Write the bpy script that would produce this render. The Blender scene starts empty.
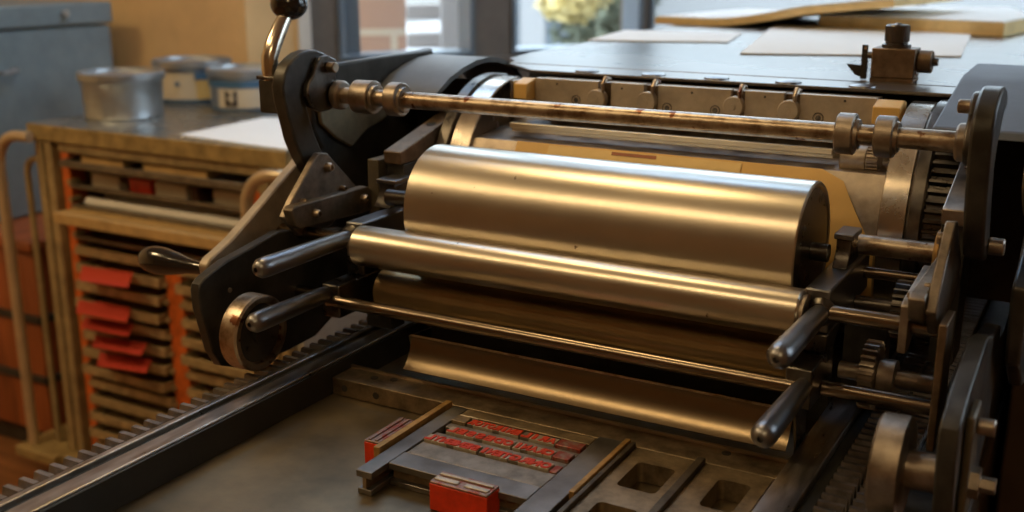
import bpy, bmesh, math, random
from mathutils import Vector, Matrix
random.seed(7)
SC = bpy.context.scene
COL = SC.collection
R = math.radians

# ------------------------------------------------------------------ camera
FPX, PITCH, YAW = 1104.0, math.atan(304 / 1104), R(29.3)
CX, CY, CZ = 0.4144, -0.5, 1.25
cd = bpy.data.cameras.new('camera'); cam = bpy.data.objects.new('camera', cd); COL.objects.link(cam)
cam.location = (CX, CY, CZ); cam.rotation_euler = (math.pi / 2 - PITCH, 0, YAW)
cd.sensor_width = 36; cd.lens = FPX / 1024 * 36; cd.clip_start = .02; cd.clip_end = 200
cd.dof.use_dof = True; cd.dof.focus_distance = 0.98; cd.dof.aperture_fstop = 5.0
SC.camera = cam

def ray(u, v):
    a = (u - 512) / FPX; b = (256 - v) / FPX
    F = math.cos(PITCH) + b * math.sin(PITCH); Z = -math.sin(PITCH) + b * math.cos(PITCH)
    return (a * math.cos(YAW) - F * math.sin(YAW), a * math.sin(YAW) + F * math.cos(YAW), Z)
def P(u, v, x=None, y=None, z=None):
    r = ray(u, v)
    t = (x - CX) / r[0] if x is not None else ((y - CY) / r[1] if y is not None else (z - CZ) / r[2])
    return Vector((CX + t * r[0], CY + t * r[1], CZ + t * r[2]))
def YZ(pts, x):
    return [(P(u, v, x=x).y, P(u, v, x=x).z) for u, v in pts]
def XY(pts, z):
    return [(P(u, v, z=z).x, P(u, v, z=z).y) for u, v in pts]
MC = -0.0225
def mir(x): return MC - x

# ------------------------------------------------------------------ materials
def mat(name, col, rough=.5, metal=0., noise=0., nscale=20., stretch=None, bump=0., col2=None, thr=None, emit=None, spec=.5, rn=0., sc2=None, coat=0):
    m = bpy.data.materials.new(name); m.use_nodes = True
    nt = m.node_tree; b = nt.nodes['Principled BSDF']
    b.inputs['Base Color'].default_value = (*col, 1); b.inputs['Roughness'].default_value = rough
    b.inputs['Metallic'].default_value = metal; b.inputs['Specular IOR Level'].default_value = spec
    if coat: b.inputs['Coat Weight'].default_value = coat
    if noise or bump or col2 or rn:
        tc = nt.nodes.new('ShaderNodeTexCoord'); mp = nt.nodes.new('ShaderNodeMapping')
        mp.inputs['Scale'].default_value = stretch or (1, 1, 1)
        nt.links.new(tc.outputs['Object'], mp.inputs['Vector'])
        n = nt.nodes.new('ShaderNodeTexNoise'); n.inputs['Scale'].default_value = nscale
        n.inputs['Detail'].default_value = 6; n.inputs['Roughness'].default_value = .65
        nt.links.new(mp.outputs['Vector'], n.inputs['Vector'])
        rp = nt.nodes.new('ShaderNodeValToRGB')
        c2 = col2 or tuple(c * (1 - noise) for c in col)
        c1 = col if col2 else tuple(min(1, c * (1 + noise)) for c in col)
        lo, hi = thr or (.35, .65)
        rp.color_ramp.elements[0].position = lo; rp.color_ramp.elements[1].position = hi
        rp.color_ramp.elements[0].color = (*c2, 1); rp.color_ramp.elements[1].color = (*c1, 1)
        nt.links.new(n.outputs['Fac'], rp.inputs['Fac']); nt.links.new(rp.outputs['Color'], b.inputs['Base Color'])
        if rn:
            mr = nt.nodes.new('ShaderNodeMapRange'); mr.inputs['To Min'].default_value = max(.02, rough - rn); mr.inputs['To Max'].default_value = rough + rn
            mr.inputs['From Min'].default_value = .3; mr.inputs['From Max'].default_value = .7
            nt.links.new(n.outputs['Fac'], mr.inputs['Value']); nt.links.new(mr.outputs['Result'], b.inputs['Roughness'])
        if bump:
            bp = nt.nodes.new('ShaderNodeBump'); bp.inputs['Strength'].default_value = bump; bp.inputs['Distance'].default_value = .001
            nt.links.new(n.outputs['Fac'], bp.inputs['Height']); nt.links.new(bp.outputs['Normal'], b.inputs['Normal'])
    if emit:
        b.inputs['Emission Color'].default_value = (*emit[0], 1); b.inputs['Emission Strength'].default_value = emit[1]
    return m

def add_specks(m, col, scale=60, thr=.73, metal=None):
    """small dark or rusty specks over a finished material"""
    nt = m.node_tree; b = nt.nodes['Principled BSDF']
    src = b.inputs['Base Color'].links[0].from_socket if b.inputs['Base Color'].links else None
    tc = nt.nodes.new('ShaderNodeTexCoord'); n = nt.nodes.new('ShaderNodeTexNoise'); n.inputs['Scale'].default_value = scale; n.inputs['Detail'].default_value = 3
    nt.links.new(tc.outputs['Object'], n.inputs['Vector'])
    rp = nt.nodes.new('ShaderNodeValToRGB'); rp.color_ramp.elements[0].position = thr - .04; rp.color_ramp.elements[1].position = thr
    nt.links.new(n.outputs['Fac'], rp.inputs['Fac'])
    mx = nt.nodes.new('ShaderNodeMix'); mx.data_type = 'RGBA'
    nt.links.new(rp.outputs['Color'], mx.inputs['Factor'])
    if src: nt.links.new(src, mx.inputs[6])
    else: mx.inputs[6].default_value = b.inputs['Base Color'].default_value
    mx.inputs[7].default_value = (*col, 1)
    nt.links.new(mx.outputs[2], b.inputs['Base Color'])

M = {}
M['ground_steel'] = mat('ground_steel', (.60, .53, .45), .30, 1, noise=.06, nscale=9, bump=.02)
M['ink_steel'] = mat('ink_steel', (.58, .53, .45), .30, 1, noise=.05, nscale=14, stretch=(.6, 1, 1), bump=.015, rn=.012)
add_specks(M['ink_steel'], (.12, .08, .05), 70, .76)
M['rubber'] = mat('brown_roller', (.34, .25, .13), .30, .85, noise=.15, nscale=12)
M['lower_roller'] = mat('guard_sheet', (.22, .17, .11), .27, 1)
M['dull_steel'] = mat('dull_steel', (.36, .31, .26), .42, 1, noise=.3, nscale=40, bump=.15, rn=.1)
M['worn_steel'] = mat('worn_steel', (.50, .42, .33), .36, 1, noise=.35, nscale=50, bump=.2, rn=.1, col2=(.16, .10, .06), thr=(.3, .55))
add_specks(M['worn_steel'], (.15, .06, .03), 60, .68)
M['dark_steel'] = mat('dark_steel', (.13, .12, .11), .33, 1, noise=.35, nscale=45, bump=.2, rn=.1)
M['blued'] = mat('blued_steel', (.24, .24, .25), .36, 1, noise=.08, nscale=25, rn=.02)
M['iron'] = mat('cast_iron_paint', (.040, .038, .034), .38, .2, noise=.45, nscale=30, bump=.35, rn=.1)
M['iron2'] = mat('cast_iron_olive', (.095, .080, .055), .45, .2, noise=.4, nscale=18, bump=.35)
M['olive'] = mat('olive_casting', (.20, .165, .10), .5, .2, noise=.4, nscale=18, bump=.3)
M['gusset'] = mat('gusset_steel', (.24, .20, .16), .45, .8, noise=.35, nscale=45, bump=.25)
M['cover'] = mat('grey_enamel', (.105, .11, .11), .42, .1, noise=.15, nscale=25, bump=.1)
M['cover_blue'] = mat('blue_grey_enamel', (.085, .105, .15), .55, .1, noise=.1, nscale=25, bump=.1)
M['rod_steel'] = mat('oiled_rod_steel', (.26, .21, .16), .24, 1, noise=.1, nscale=20)
M['strip'] = mat('strip_steel', (.62, .55, .40), .38, .9, noise=.05, nscale=6)
M['bearer'] = mat('bearer_steel', (.55, .50, .44), .26, 1, noise=.15, nscale=20, rn=.06)
M['gripper'] = mat('gripper_bar_steel', (.46, .39, .30), .5, .4, noise=.18, nscale=30, bump=.1)
M['tympan'] = mat('oiled_tympan_paper', (.74, .47, .15), .5, 0, noise=.08, nscale=10)
M['tympan2'] = mat('tympan_overlay_paper', (.80, .58, .24), .5, 0, noise=.06, nscale=10)
add_specks(M['tympan2'], (.12, .04, .01), 60, .76)
M['black'] = mat('black_lacquer', (.012, .011, .011), .16, 0, coat=.5)
M['chrome'] = mat('chrome', (.72, .66, .56), .22, 1, noise=.06, nscale=20, rn=.02)
M['alu'] = mat('satin_tube', (.62, .50, .33), .38, .6, noise=.1, nscale=20)
M['bed'] = mat('bed_steel', (.34, .27, .17), .42, .85, noise=.35, nscale=5, bump=.03, rn=.08, col2=(.13, .11, .08))
M['rail'] = mat('rail_steel', (.42, .39, .36), .34, 1, noise=.3, nscale=14, stretch=(6, 1, 1), rn=.1)
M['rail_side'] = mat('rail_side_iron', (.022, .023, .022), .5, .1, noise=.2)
M['rack'] = mat('rack_steel', (.26, .24, .23), .42, .9, noise=.3, nscale=60, bump=.2)
M['brass'] = mat('brass_reglet', (.42, .25, .09), .45, .6, noise=.3, nscale=60)
M['furniture'] = mat('steel_furniture', (.21, .20, .19), .40, .9, noise=.25, nscale=30, rn=.1)
M['furn_old'] = mat('aged_metal_furniture', (.26, .20, .13), .45, .8, noise=.45, nscale=40, bump=.2)
M['furn_dark'] = mat('dark_metal_furniture', (.12, .10, .075), .45, .8, noise=.4, nscale=40, bump=.2)
M['typemetal'] = mat('type_metal', (.26, .23, .19), .45, .8, noise=.3, nscale=60, bump=.2)
M['typelight'] = mat('clean_type_metal', (.50, .44, .36), .42, .6, noise=.2, nscale=60)
M['redink'] = mat('red_ink', (.52, .04, .012), .38, 0, noise=.2, nscale=120)
M['redblock'] = mat('red_enamel', (.62, .035, .006), .35, 0, noise=.2, nscale=60)
M['pinkmetal'] = mat('ink_stained_metal', (.30, .21, .18), .45, .7, noise=.4, nscale=70, col2=(.30, .06, .04), thr=(.40, .52))
M['board'] = mat('feed_board_steel', (.155, .142, .128), .28, .7, noise=.12, nscale=4, rn=.04)
M['paper'] = mat('white_paper', (.82, .82, .80), .8, noise=.02, nscale=5)
M['kraft'] = mat('cream_board', (.74, .55, .26), .75, noise=.1, nscale=40)
M['guide'] = mat('brown_steel', (.20, .14, .09), .42, .8, noise=.3, nscale=60, bump=.2)
M['cab'] = mat('cabinet_paint', (.36, .27, .14), .5, .2, noise=.25, nscale=25)
M['cabtop'] = mat('cabinet_top_steel', (.27, .27, .25), .28, .7, noise=.2, nscale=8, rn=.05)
M['cabedge'] = mat('scuffed_yellow_edge', (.34, .25, .11), .5, .2, noise=.3, nscale=30)
M['cabside'] = mat('pale_cabinet_side', (.42, .40, .34), .5, .3, noise=.1)
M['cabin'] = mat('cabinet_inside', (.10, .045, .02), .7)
M['orange'] = mat('orange_upright', (.60, .13, .02), .5, .1, noise=.25, nscale=50)
M['tray'] = mat('galley_steel', (.40, .30, .16), .5, .3, noise=.35, nscale=30)
M['tray_wood'] = mat('galley_wood', (.50, .33, .14), .6, noise=.2, nscale=20)
M['tray_grey'] = mat('galley_grey', (.20, .17, .13), .45, .6, noise=.25, nscale=30)
M['redcard'] = mat('red_card', (.55, .055, .03), .7)
M['tin'] = mat('tin_plate', (.46, .50, .53), .38, .85, noise=.1, nscale=12, rn=.05)
M['tin_label'] = mat('tin_label_blue', (.10, .22, .40), .4, .4)
M['label_cream'] = mat('label_cream', (.62, .56, .44), .6)
M['label_yellow'] = mat('label_yellow', (.62, .44, .16), .6)
M['ink_print'] = mat('label_print', (.05, .04, .04), .6)
M['locker'] = mat('blue_grey_locker', (.22, .30, .34), .5, .1, noise=.1, nscale=15)
M['redwood'] = mat('red_brown_wood', (.30, .085, .025), .4, noise=.4, nscale=4, stretch=(4, 4, .6))
M['floor'] = mat('floor_boards', (.22, .09, .03), .5, noise=.4, nscale=5, stretch=(.6, 5, 1))
M['wall'] = mat('ochre_wall', (.80, .57, .29), .75, noise=.12, nscale=3)
M['wall_dark'] = mat('brown_wall', (.30, .17, .07), .8, noise=.1, nscale=3)
M['ceil'] = mat('ceiling_paint', (.62, .50, .34), .8)
M['frame'] = mat('taupe_window_frame', (.15, .13, .11), .55, noise=.1)
M['sash'] = mat('blue_grey_sash', (.20, .26, .32), .3, .4)
M['white_trim'] = mat('white_trim', (.7, .7, .66), .5)
M['outwhite'] = mat('white_outdoor_paint', (.27, .28, .29), .6)
M['outground'] = mat('pale_paving', (.20, .21, .23), .8, noise=.15, nscale=2)
M['leaf_y'] = mat('yellow_leaves', (.58, .50, .24), .7, noise=.3, nscale=3)
M['leaf_g'] = mat('green_leaves', (.10, .12, .085), .7, noise=.4, nscale=3)
M['outblue'] = mat('distant_blue_grey', (.12, .15, .18), .6, noise=.3, nscale=1.5)
M['base'] = mat('dark_brown_enamel', (.045, .026, .014), .55, 0, noise=.2, nscale=12)

def brick_mat():
    m = bpy.data.materials.new('pink_brick'); m.use_nodes = True; nt = m.node_tree; b = nt.nodes['Principled BSDF']
    br = nt.nodes.new('ShaderNodeTexBrick'); tc = nt.nodes.new('ShaderNodeTexCoord')
    br.inputs['Scale'].default_value = 1; br.inputs['Brick Width'].default_value = .30; br.inputs['Row Height'].default_value = .118
    br.inputs['Mortar Size'].default_value = .012
    br.inputs['Color1'].default_value = (.66, .49, .45, 1); br.inputs['Color2'].default_value = (.60, .43, .40, 1); br.inputs['Mortar'].default_value = (.8, .79, .78, 1)
    mp = nt.nodes.new('ShaderNodeMapping'); mp.inputs['Rotation'].default_value = (R(90), 0, 0)
    nt.links.new(tc.outputs['Object'], mp.inputs['Vector']); nt.links.new(mp.outputs['Vector'], br.inputs['Vector'])
    nt.links.new(br.outputs['Color'], b.inputs['Base Color']); b.inputs['Roughness'].default_value = .8
    return m
M['brick'] = brick_mat()
def glass_mat():
    m = bpy.data.materials.new('window_glass'); m.use_nodes = True; nt = m.node_tree
    for n in list(nt.nodes): nt.nodes.remove(n)
    o = nt.nodes.new('ShaderNodeOutputMaterial'); mx = nt.nodes.new('ShaderNodeMixShader')
    t = nt.nodes.new('ShaderNodeBsdfTransparent'); g = nt.nodes.new('ShaderNodeBsdfGlossy'); g.inputs['Roughness'].default_value = .02
    t.inputs['Color'].default_value = (.96, .98, .98, 1)
    mx.inputs['Fac'].default_value = .05
    nt.links.new(t.outputs[0], mx.inputs[1]); nt.links.new(g.outputs[0], mx.inputs[2]); nt.links.new(mx.outputs[0], o.inputs['Surface'])
    return m
M['glass'] = glass_mat()

# ------------------------------------------------------------------ mesh builder
def basis(d):
    d = Vector(d).normalized(); a = Vector((0, 0, 1)) if abs(d.z) < .9 else Vector((1, 0, 0))
    e = d.cross(a).normalized(); return d, e, d.cross(e).normalized()
class MB:
    def __init__(s): s.v = []; s.f = []
    def add(s, vs, fs):
        n = len(s.v); s.v += [tuple(v) for v in vs]; s.f += [tuple(i + n for i in f) for f in fs]; return s
    def box(s, x0, x1, y0, y1, z0, z1):
        vs = [(x, y, z) for z in (z0, z1) for y in (y0, y1) for x in (x0, x1)]
        return s.add(vs, [(0, 2, 3, 1), (4, 5, 7, 6), (0, 1, 5, 4), (2, 6, 7, 3), (0, 4, 6, 2), (1, 3, 7, 5)])
    def hexa(s, bottom, top):
        return s.add(list(bottom) + list(top), [(3, 2, 1, 0), (4, 5, 6, 7), (0, 1, 5, 4), (1, 2, 6, 5), (2, 3, 7, 6), (3, 0, 4, 7)])
    def lathe(s, p, d, prof, seg=32, cap=True):
        """prof: list of (t, r) along d from p"""
        d, e, g = basis(d); p = Vector(p); vs = []; fs = []
        for t, r in prof:
            for k in range(seg):
                a = 2 * math.pi * k / seg
                vs.append(p + d * t + (e * math.cos(a) + g * math.sin(a)) * r)
        for i in range(len(prof) - 1):
            for k in range(seg):
                k2 = (k + 1) % seg
                fs.append((i * seg + k, (i + 1) * seg + k, (i + 1) * seg + k2, i * seg + k2))
        if cap:
            fs.append(tuple(range(seg))); fs.append(tuple(reversed([(len(prof) - 1) * seg + k for k in range(seg)])))
        return s.add(vs, fs)
    def cyl(s, a, b, r, seg=32, ch=0):
        a = Vector(a); b = Vector(b); L = (b - a).length
        if ch: return s.lathe(a, b - a, [(0, r - ch), (ch, r), (L - ch, r), (L, r - ch)], seg)
        return s.lathe(a, b - a, [(0, r), (L, r)], seg)
    def prism(s, poly, a0, a1, ax='x'):
        def mk(p, q):
            if ax == 'x': return (q, p[0], p[1])
            if ax == 'y': return (p[0], q, p[1])
            return (p[0], p[1], q)
        n = len(poly); vs = [mk(p, a0) for p in poly] + [mk(p, a1) for p in poly]
        fs = [tuple(range(n)), tuple(reversed(range(n, 2 * n)))] + [(i, i + n, (i + 1) % n + n, (i + 1) % n) for i in range(n)]
        return s.add(vs, fs)
    def strip(s, path, a0, a1, th):
        """thin curved shell: path in (y,z), extruded over x a0..a1, thickness th inward (right of the path)"""
        n = len(path); inner = []
        for i, p in enumerate(path):
            q0 = path[max(0, i - 1)]; q1 = path[min(n - 1, i + 1)]
            dx, dz = q1[0] - q0[0], q1[1] - q0[1]; l = math.hypot(dx, dz) or 1
            inner.append((p[0] + dz / l * th, p[1] - dx / l * th))
        vs = []; fs = []
        for i in range(n):
            vs += [(a0, *path[i]), (a1, *path[i]), (a1, *inner[i]), (a0, *inner[i])]
        for i in range(n - 1):
            for k in range(4):
                k2 = (k + 1) % 4; fs.append((4 * i + k, 4 * i + k2, 4 * i + 4 + k2, 4 * i + 4 + k))
        fs += [(3, 2, 1, 0), (4 * n - 4, 4 * n - 3, 4 * n - 2, 4 * n - 1)]
        return s.add(vs, fs)
    def tube(s, pts, r, seg=12, radii=None):
        pts = [Vector(p) for p in pts]; n = len(pts); vs = []; fs = []; prev = None
        for i, p in enumerate(pts):
            d = (pts[min(n - 1, i + 1)] - pts[max(0, i - 1)]).normalized()
            if prev is None: _, e, _ = basis(d)
            else: e = (prev - d * prev.dot(d)).normalized()
            prev = e; g = d.cross(e)
            rr = radii[i] if radii else r
            for k in range(seg):
                a = 2 * math.pi * k / seg; vs.append(p + (e * math.cos(a) + g * math.sin(a)) * rr)
        for i in range(n - 1):
            for k in range(seg):
                k2 = (k + 1) % seg; fs.append((i * seg + k, i * seg + k2, (i + 1) * seg + k2, (i + 1) * seg + k))
        fs += [tuple(reversed(range(seg))), tuple((n - 1) * seg + k for k in range(seg))]
        return s.add(vs, fs)
    def ball(s, c, r, seg=24, sz=1.0):
        prof = [(-r * sz * math.cos(math.pi * i / 14), max(1e-4, r * math.sin(math.pi * i / 14))) for i in range(15)]
        return s.lathe(c, (0, 0, 1), prof, seg)
    def build(s, name, m, parent=None, bev=0., loc=None, sub=0, seg=2, smooth=38):
        me = bpy.data.meshes.new(name)
        if parent is not None:
            o_ = WL[parent.name]; off = o_; l = (0, 0, 0)
        else:
            off = Vector(loc) if loc else Vector((0, 0, 0)); l = off
        me.from_pydata([tuple(Vector(v) - off) for v in s.v], [], s.f)
        bm = bmesh.new(); bm.from_mesh(me); bmesh.ops.recalc_face_normals(bm, faces=bm.faces); bm.to_mesh(me); bm.free()
        for p in me.polygons: p.use_smooth = True
        me.set_sharp_from_angle(angle=R(smooth))
        me.materials.append(M[m] if isinstance(m, str) else m)
        o = bpy.data.objects.new(name, me); COL.objects.link(o); o.location = l
        if parent is not None: o.parent = parent
        WL[o.name] = Vector(off)
        if bev:
            b = o.modifiers.new('bevel', 'BEVEL'); b.width = bev; b.segments = seg; b.limit_method = 'ANGLE'; b.angle_limit = R(40)
            b.harden_normals = False
        return o
WL = {}
def thing(name, label, cat, loc=(0, 0, 0), group=None):
    o = bpy.data.objects.new(name, None); COL.objects.link(o); o.location = loc; o.empty_display_size = .05
    o['label'] = label; o['category'] = cat
    if group: o['group'] = group
    WL[o.name] = Vector(loc); return o
def tag(o, label, cat, group=None, kind=None):
    o['label'] = label; o['category'] = cat
    if group: o['group'] = group
    if kind: o['kind'] = kind
    return o
def struct(o): o['kind'] = 'structure'; return o
def copy_tree(o, loc):
    c = o.copy(); COL.objects.link(c); c.location = loc; WL[c.name] = Vector(loc)
    for ch in list(o.children):
        d = ch.copy(); COL.objects.link(d); d.parent = c
        for g in ch.children:
            e = g.copy(); COL.objects.link(e); e.parent = d
    return c
def lbl(o, t): o['label'] = t; return o

# ------------------------------------------------------------------ room shell
BED, RAIL = .825, .8563
CORN = Vector((-1.70, 1.80, 0))
WD = Vector((.628, .778, 0)).normalized(); WN = Vector((WD.y, -WD.x, 0))      # window wall direction, normal into the room
if WN.dot(Vector((CX, CY, 0)) - CORN) < 0: WN = -WN
def WB(u, v):
    """point of the window wall plane seen at u, v -> (distance along the wall, height)"""
    r = Vector(ray(u, v)); o = Vector((CX, CY, CZ)) - CORN
    t = -o.dot(WN) / r.dot(WN); p = o + r * t
    return p.dot(WD), p.z
def wallbox(mb, s0, s1, z0, z1, d0, d1):
    """a box on the window wall, s along it, d metres out from it into the room"""
    def q(s, d, z): p = CORN + WD * s + WN * d; return (p.x, p.y, z)
    return mb.hexa([q(s0, d0, z0), q(s1, d0, z0), q(s1, d1, z0), q(s0, d1, z0)], [q(s0, d0, z1), q(s1, d0, z1), q(s1, d1, z1), q(s0, d1, z1)])
H = 2.75
E_ = CORN + WD * 6.0
OUT = [(-3.1, -3.3), (E_.x + .1, -3.3), (E_.x + .1, E_.y), (E_.x - WN.x * .14, E_.y - WN.y * .14), (CORN.x - WN.x * .14, CORN.y - WN.y * .14), (-3.1, 1.9)]
struct(MB().prism(OUT, -.08, 0, 'z').build('floor', 'floor'))
struct(MB().prism(OUT, H, H + .08, 'z').build('ceiling', 'ceil'))
struct(MB().box(-3.1, -3.0, -3.2, 1.9, 0, H).build('wall_left', 'wall'))
struct(MB().box(-3.0, CORN.x, 1.80, 1.9, 0, H).build('wall_back', 'wall'))
struct(MB().box(E_.x, E_.x + .1, -3.2, 1.3, 0, H).box(E_.x, E_.x + .1, 3.5, E_.y, 0, H).box(E_.x, E_.x + .1, 1.3, 3.5, 0, 1.2).box(E_.x, E_.x + .1, 1.3, 3.5, 2.6, H).build('wall_right', 'wall_dark'))
fill_w = struct(MB().box(E_.x + .01, E_.x + .09, 1.3, 1.35, 1.2, 2.6).box(E_.x + .01, E_.x + .09, 3.45, 3.5, 1.2, 2.6).box(E_.x + .01, E_.x + .09, 2.37, 2.43, 1.25, 2.55).box(E_.x + .01, E_.x + .09, 1.35, 3.45, 1.2, 1.25).box(E_.x + .01, E_.x + .09, 1.35, 3.45, 2.55, 2.6).build('window_5', 'frame', bev=.003))  # unseen window, added to give cool daylight from the right
MB().box(E_.x + .048, E_.x + .052, 1.35, 2.37, 1.25, 2.55).box(E_.x + .048, E_.x + .052, 2.43, 3.45, 1.25, 2.55).build('glass_pane', 'glass', fill_w)
struct(MB().box(-3.1, E_.x + .1, -3.3, -3.2, 0, H).build('wall_front', 'wall_dark'))
# window wall: openings
SZ = WB(340, 53)[1]; SZ = max(.75, SZ - .02)
W1 = (WB(338, 40)[0], WB(474, 40)[0]); SASH_L = WB(361, 40)[0] - WB(338, 40)[0]; W2 = (WB(511, 40)[0], WB(641, 25)[0]); W3 = (WB(649, 22)[0], WB(900, 20)[0]); W4 = (W3[1] + .08, 3.7)
TOPZ = 2.62
c_s = WB(311, 40)[0]
mb = MB(); wallbox(mb, 0, c_s, 0, H, -.14, 0)
struct(mb.build('wall_window_side', 'wall'))
mb = MB()
wallbox(mb, c_s, 6.0, 0, SZ, -.14, 0); wallbox(mb, c_s, 6.0, TOPZ, H, -.14, 0)
for a, b in ((c_s, W1[0]), (W1[1], W2[0]), (W2[1], W3[0]), (W3[1], W4[0]), (W4[1], 6.0)): wallbox(mb, a, b, SZ, TOPZ, -.14, 0)
struct(mb.build('wall_window', 'frame'))
mb = MB(); wallbox(mb, WB(297, 30)[0], WB(310, 30)[0], 0, TOPZ + .1, 0, .02); struct(mb.build('trim_1', 'white_trim', bev=.003))
for i, (a, b) in enumerate((W1, W2, W3, W4)):
    mb = MB(); t = .014
    wallbox(mb, a, b, SZ, SZ + t, -.10, .012); wallbox(mb, a, b, TOPZ - t, TOPZ, -.10, .012)
    wallbox(mb, a, a + t, SZ + t, TOPZ - t, -.10, .012); wallbox(mb, b - t, b, SZ + t, TOPZ - t, -.10, .012)
    wallbox(mb, a + t, b - t, 1.72, 1.76, -.07, -.02)
    if i == 0:
        wallbox(mb, a + t + .012, a + SASH_L, SZ + t, TOPZ - t, -.045, -.005)
    w = struct(mb.build('window_%d' % (i + 1), 'sash', bev=.003))
    mb = MB(); wallbox(mb, a + t, b - t, SZ + t, TOPZ - t, -.052, -.048); mb.build('glass_pane', 'glass', w)
mb = MB(); wallbox(mb, c_s, 6.0, SZ - .035, SZ - .005, 0, .02); struct(mb.build('trim_2', 'frame', bev=.003))

# ------------------------------------------------------------------ outdoors
struct(MB().box(-14, 14, 1, 26, -.35, -.30).build('ground', 'outground'))
def outpt(u, v, dist):
    """point on the ray at u, v, dist metres from the camera"""
    r = Vector(ray(u, v)).normalized(); return Vector((CX, CY, CZ)) + r * dist
# brick pier just outside the first window
def facing_box(name, m, u0, u1, dist, z0, z1, depth, parent=None, bev=0):
    a = outpt(u0, 20, dist); b = outpt(u1, 20, dist); a.z = b.z = 0
    d = (b - a).normalized(); n = Vector((-d.y, d.x, 0))
    if n.dot(a - Vector((CX, CY, 0))) < 0: n = -n
    L = (b - a).length
    mb = MB().box(0, L, 0, depth, 0, z1 - z0)
    o = mb.build(name, m, None, bev=bev)
    o.location = (a.x, a.y, z0); o.rotation_euler = (0, 0, math.atan2(d.y, d.x))
    if parent is not None:
        o.location = Vector((a.x, a.y, z0)) - WL[parent.name]; o.parent = parent
    return o
o = facing_box('brick_pier', 'brick', 300, 406, 3.7, -.30, 2.6, .5)
tag(o, 'pink brick pier with pale mortar just outside the left window', 'brick wall')
rail = thing('white_railing', 'white slatted railing with a broad post outside the left window', 'railing', outpt(440, 40, 4.6) * 1)
rail.location.z = -.30; WL[rail.name] = Vector(rail.location)
for k in range(10):
    z = -.05 + k * .115
    facing_box('rail', 'outwhite', 406, 474, 4.6, z, z + .065, .04, rail, .01)
facing_box('post', 'outwhite', 440, 465, 4.55, -.30, 1.5, .10, rail, .01)
# neighbouring white house beyond the right-hand windows
house = thing('white_house', 'pale white house front with blue grey windows across the yard', 'house', (-3, 9, -.3))
facing_box('wall', 'outwhite', 600, 1150, 10.5, -.30, 2.2, .3, house)
for u in (660, 735, 835, 930, 1010):
    f = facing_box('window', 'outblue', u, u + 45, 10.44, .30, 1.45, .05, house)
facing_box('roof', 'outblue', 590, 1160, 10.2, 2.2, 2.35, 1.0, house)
h2 = thing('grey_shed', 'low blue grey shed in the yard behind the yellow bush', 'shed', outpt(545, 30, 9.5))
h2.location.z = -.3; WL[h2.name] = Vector(h2.location)
facing_box('wall', 'outblue', 500, 600, 9.5, -.3, 1.9, .8, h2)
facing_box('roof', 'outwhite', 495, 605, 9.3, 1.9, 2.05, 1.2, h2)
facing_box('door', 'outwhite', 520, 545, 9.42, -.3, 1.6, .06, h2)
def leaf_ball(name, c, r, m, label, cat, n=420, leaf=.06, flat=1.0, trunk=True):
    t = thing(name, label, cat, (c.x, c.y, -.30))
    mb = MB()
    for _ in range(n):
        th = random.uniform(0, 2 * math.pi); ph = math.acos(random.uniform(-1, 1)); rr = r * (random.random() ** .45) * (1 + .15 * math.sin(3 * th) * math.cos(2 * ph))
        p = c + Vector((rr * math.sin(ph) * math.cos(th), rr * math.sin(ph) * math.sin(th), rr * math.cos(ph) * flat))
        n_ = Vector((random.gauss(0, 1), random.gauss(0, 1), random.gauss(0, 1))).normalized(); _, e, g = basis(n_)
        s = leaf * random.uniform(.6, 1.4)
        mb.add([p + e * s, p + g * s * .6, p - e * s, p - g * s * .6], [(0, 1, 2, 3)])
    mb.build('foliage', m, t)
    mb = MB(); mb.tube([(c.x, c.y, -.3), (c.x + .02, c.y, c.z - r * .3), (c.x, c.y + .03, c.z)], .03, radii=[.012, .010, .006]); mb.build('stem', 'leaf_g', t)
    return t
leaf_ball('yellow_bush', outpt(575, 0, 6.2), .13, 'leaf_y', 'bright yellow leafed bush outside the middle window', 'bush', 330, .035)
leaf_ball('yellow_bush', outpt(551, 4, 6.4), .08, 'leaf_y', 'small yellow leafed bush left of the brighter one outside', 'bush', 160, .03)
leaf_ball('yellow_bush', outpt(596, -8, 6.0), .09, 'leaf_y', 'yellow leafed bush nearest the green shrub outside', 'bush', 160, .03)
leaf_ball('green_shrub', outpt(598, 24, 6.8), .26, 'leaf_g', 'dark grey green shrub outside below the yellow bushes', 'bush', 600, .04)
leaf_ball('green_shrub', outpt(622, 4, 7.3), .25, 'leaf_g', 'dark green shrub outside beside the window mullion', 'bush', 500, .04)

# ------------------------------------------------------------------ grey locker at the far left
ZC = P(15, 236, x=-1.95).z
lk = thing('metal_locker', 'blue grey painted steel locker standing on the red brown wooden chest', 'locker', (-2.36, 1.46, ZC))
MB().box(-2.62, -2.1, 1.24, 1.69, ZC + .001, 1.056).build('body', 'locker', lk, bev=.006)
MB().box(-2.63, -2.092, 1.23, 1.696, 1.060, 1.118).build('lid', 'locker', lk, bev=.006)
MB().cyl((-2.092, 1.53, 1.092), (-2.075, 1.53, 1.092), .010, 16, .002).build('lock', 'tin', lk)
MB().tube([(-2.099, 1.32, .955), (-2.075, 1.32, .955), (-2.075, 1.36, .96), (-2.099, 1.36, .96)], .006).build('catch', 'tin', lk)
ch = thing('wooden_chest', 'dark red brown wooden chest on the floor beneath the grey locker', 'chest', (-2.3, 1.46, 0))
MB().box(-2.68, -1.875, 1.19, 1.74, .06, ZC - .030).build('body', 'redwood', ch, bev=.004)
MB().box(-2.70, -1.860, 1.175, 1.75, ZC - .028, ZC).build('lid', 'redwood', ch, bev=.006)
for z in (.20, .36): MB().box(-2.685, -1.868, 1.182, 1.745, z, z + .02).build('iron_band', 'iron', ch, bev=.002)
MB().box(-2.66, -1.89, 1.21, 1.72, 0, .058).build('plinth', 'iron', ch)

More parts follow.
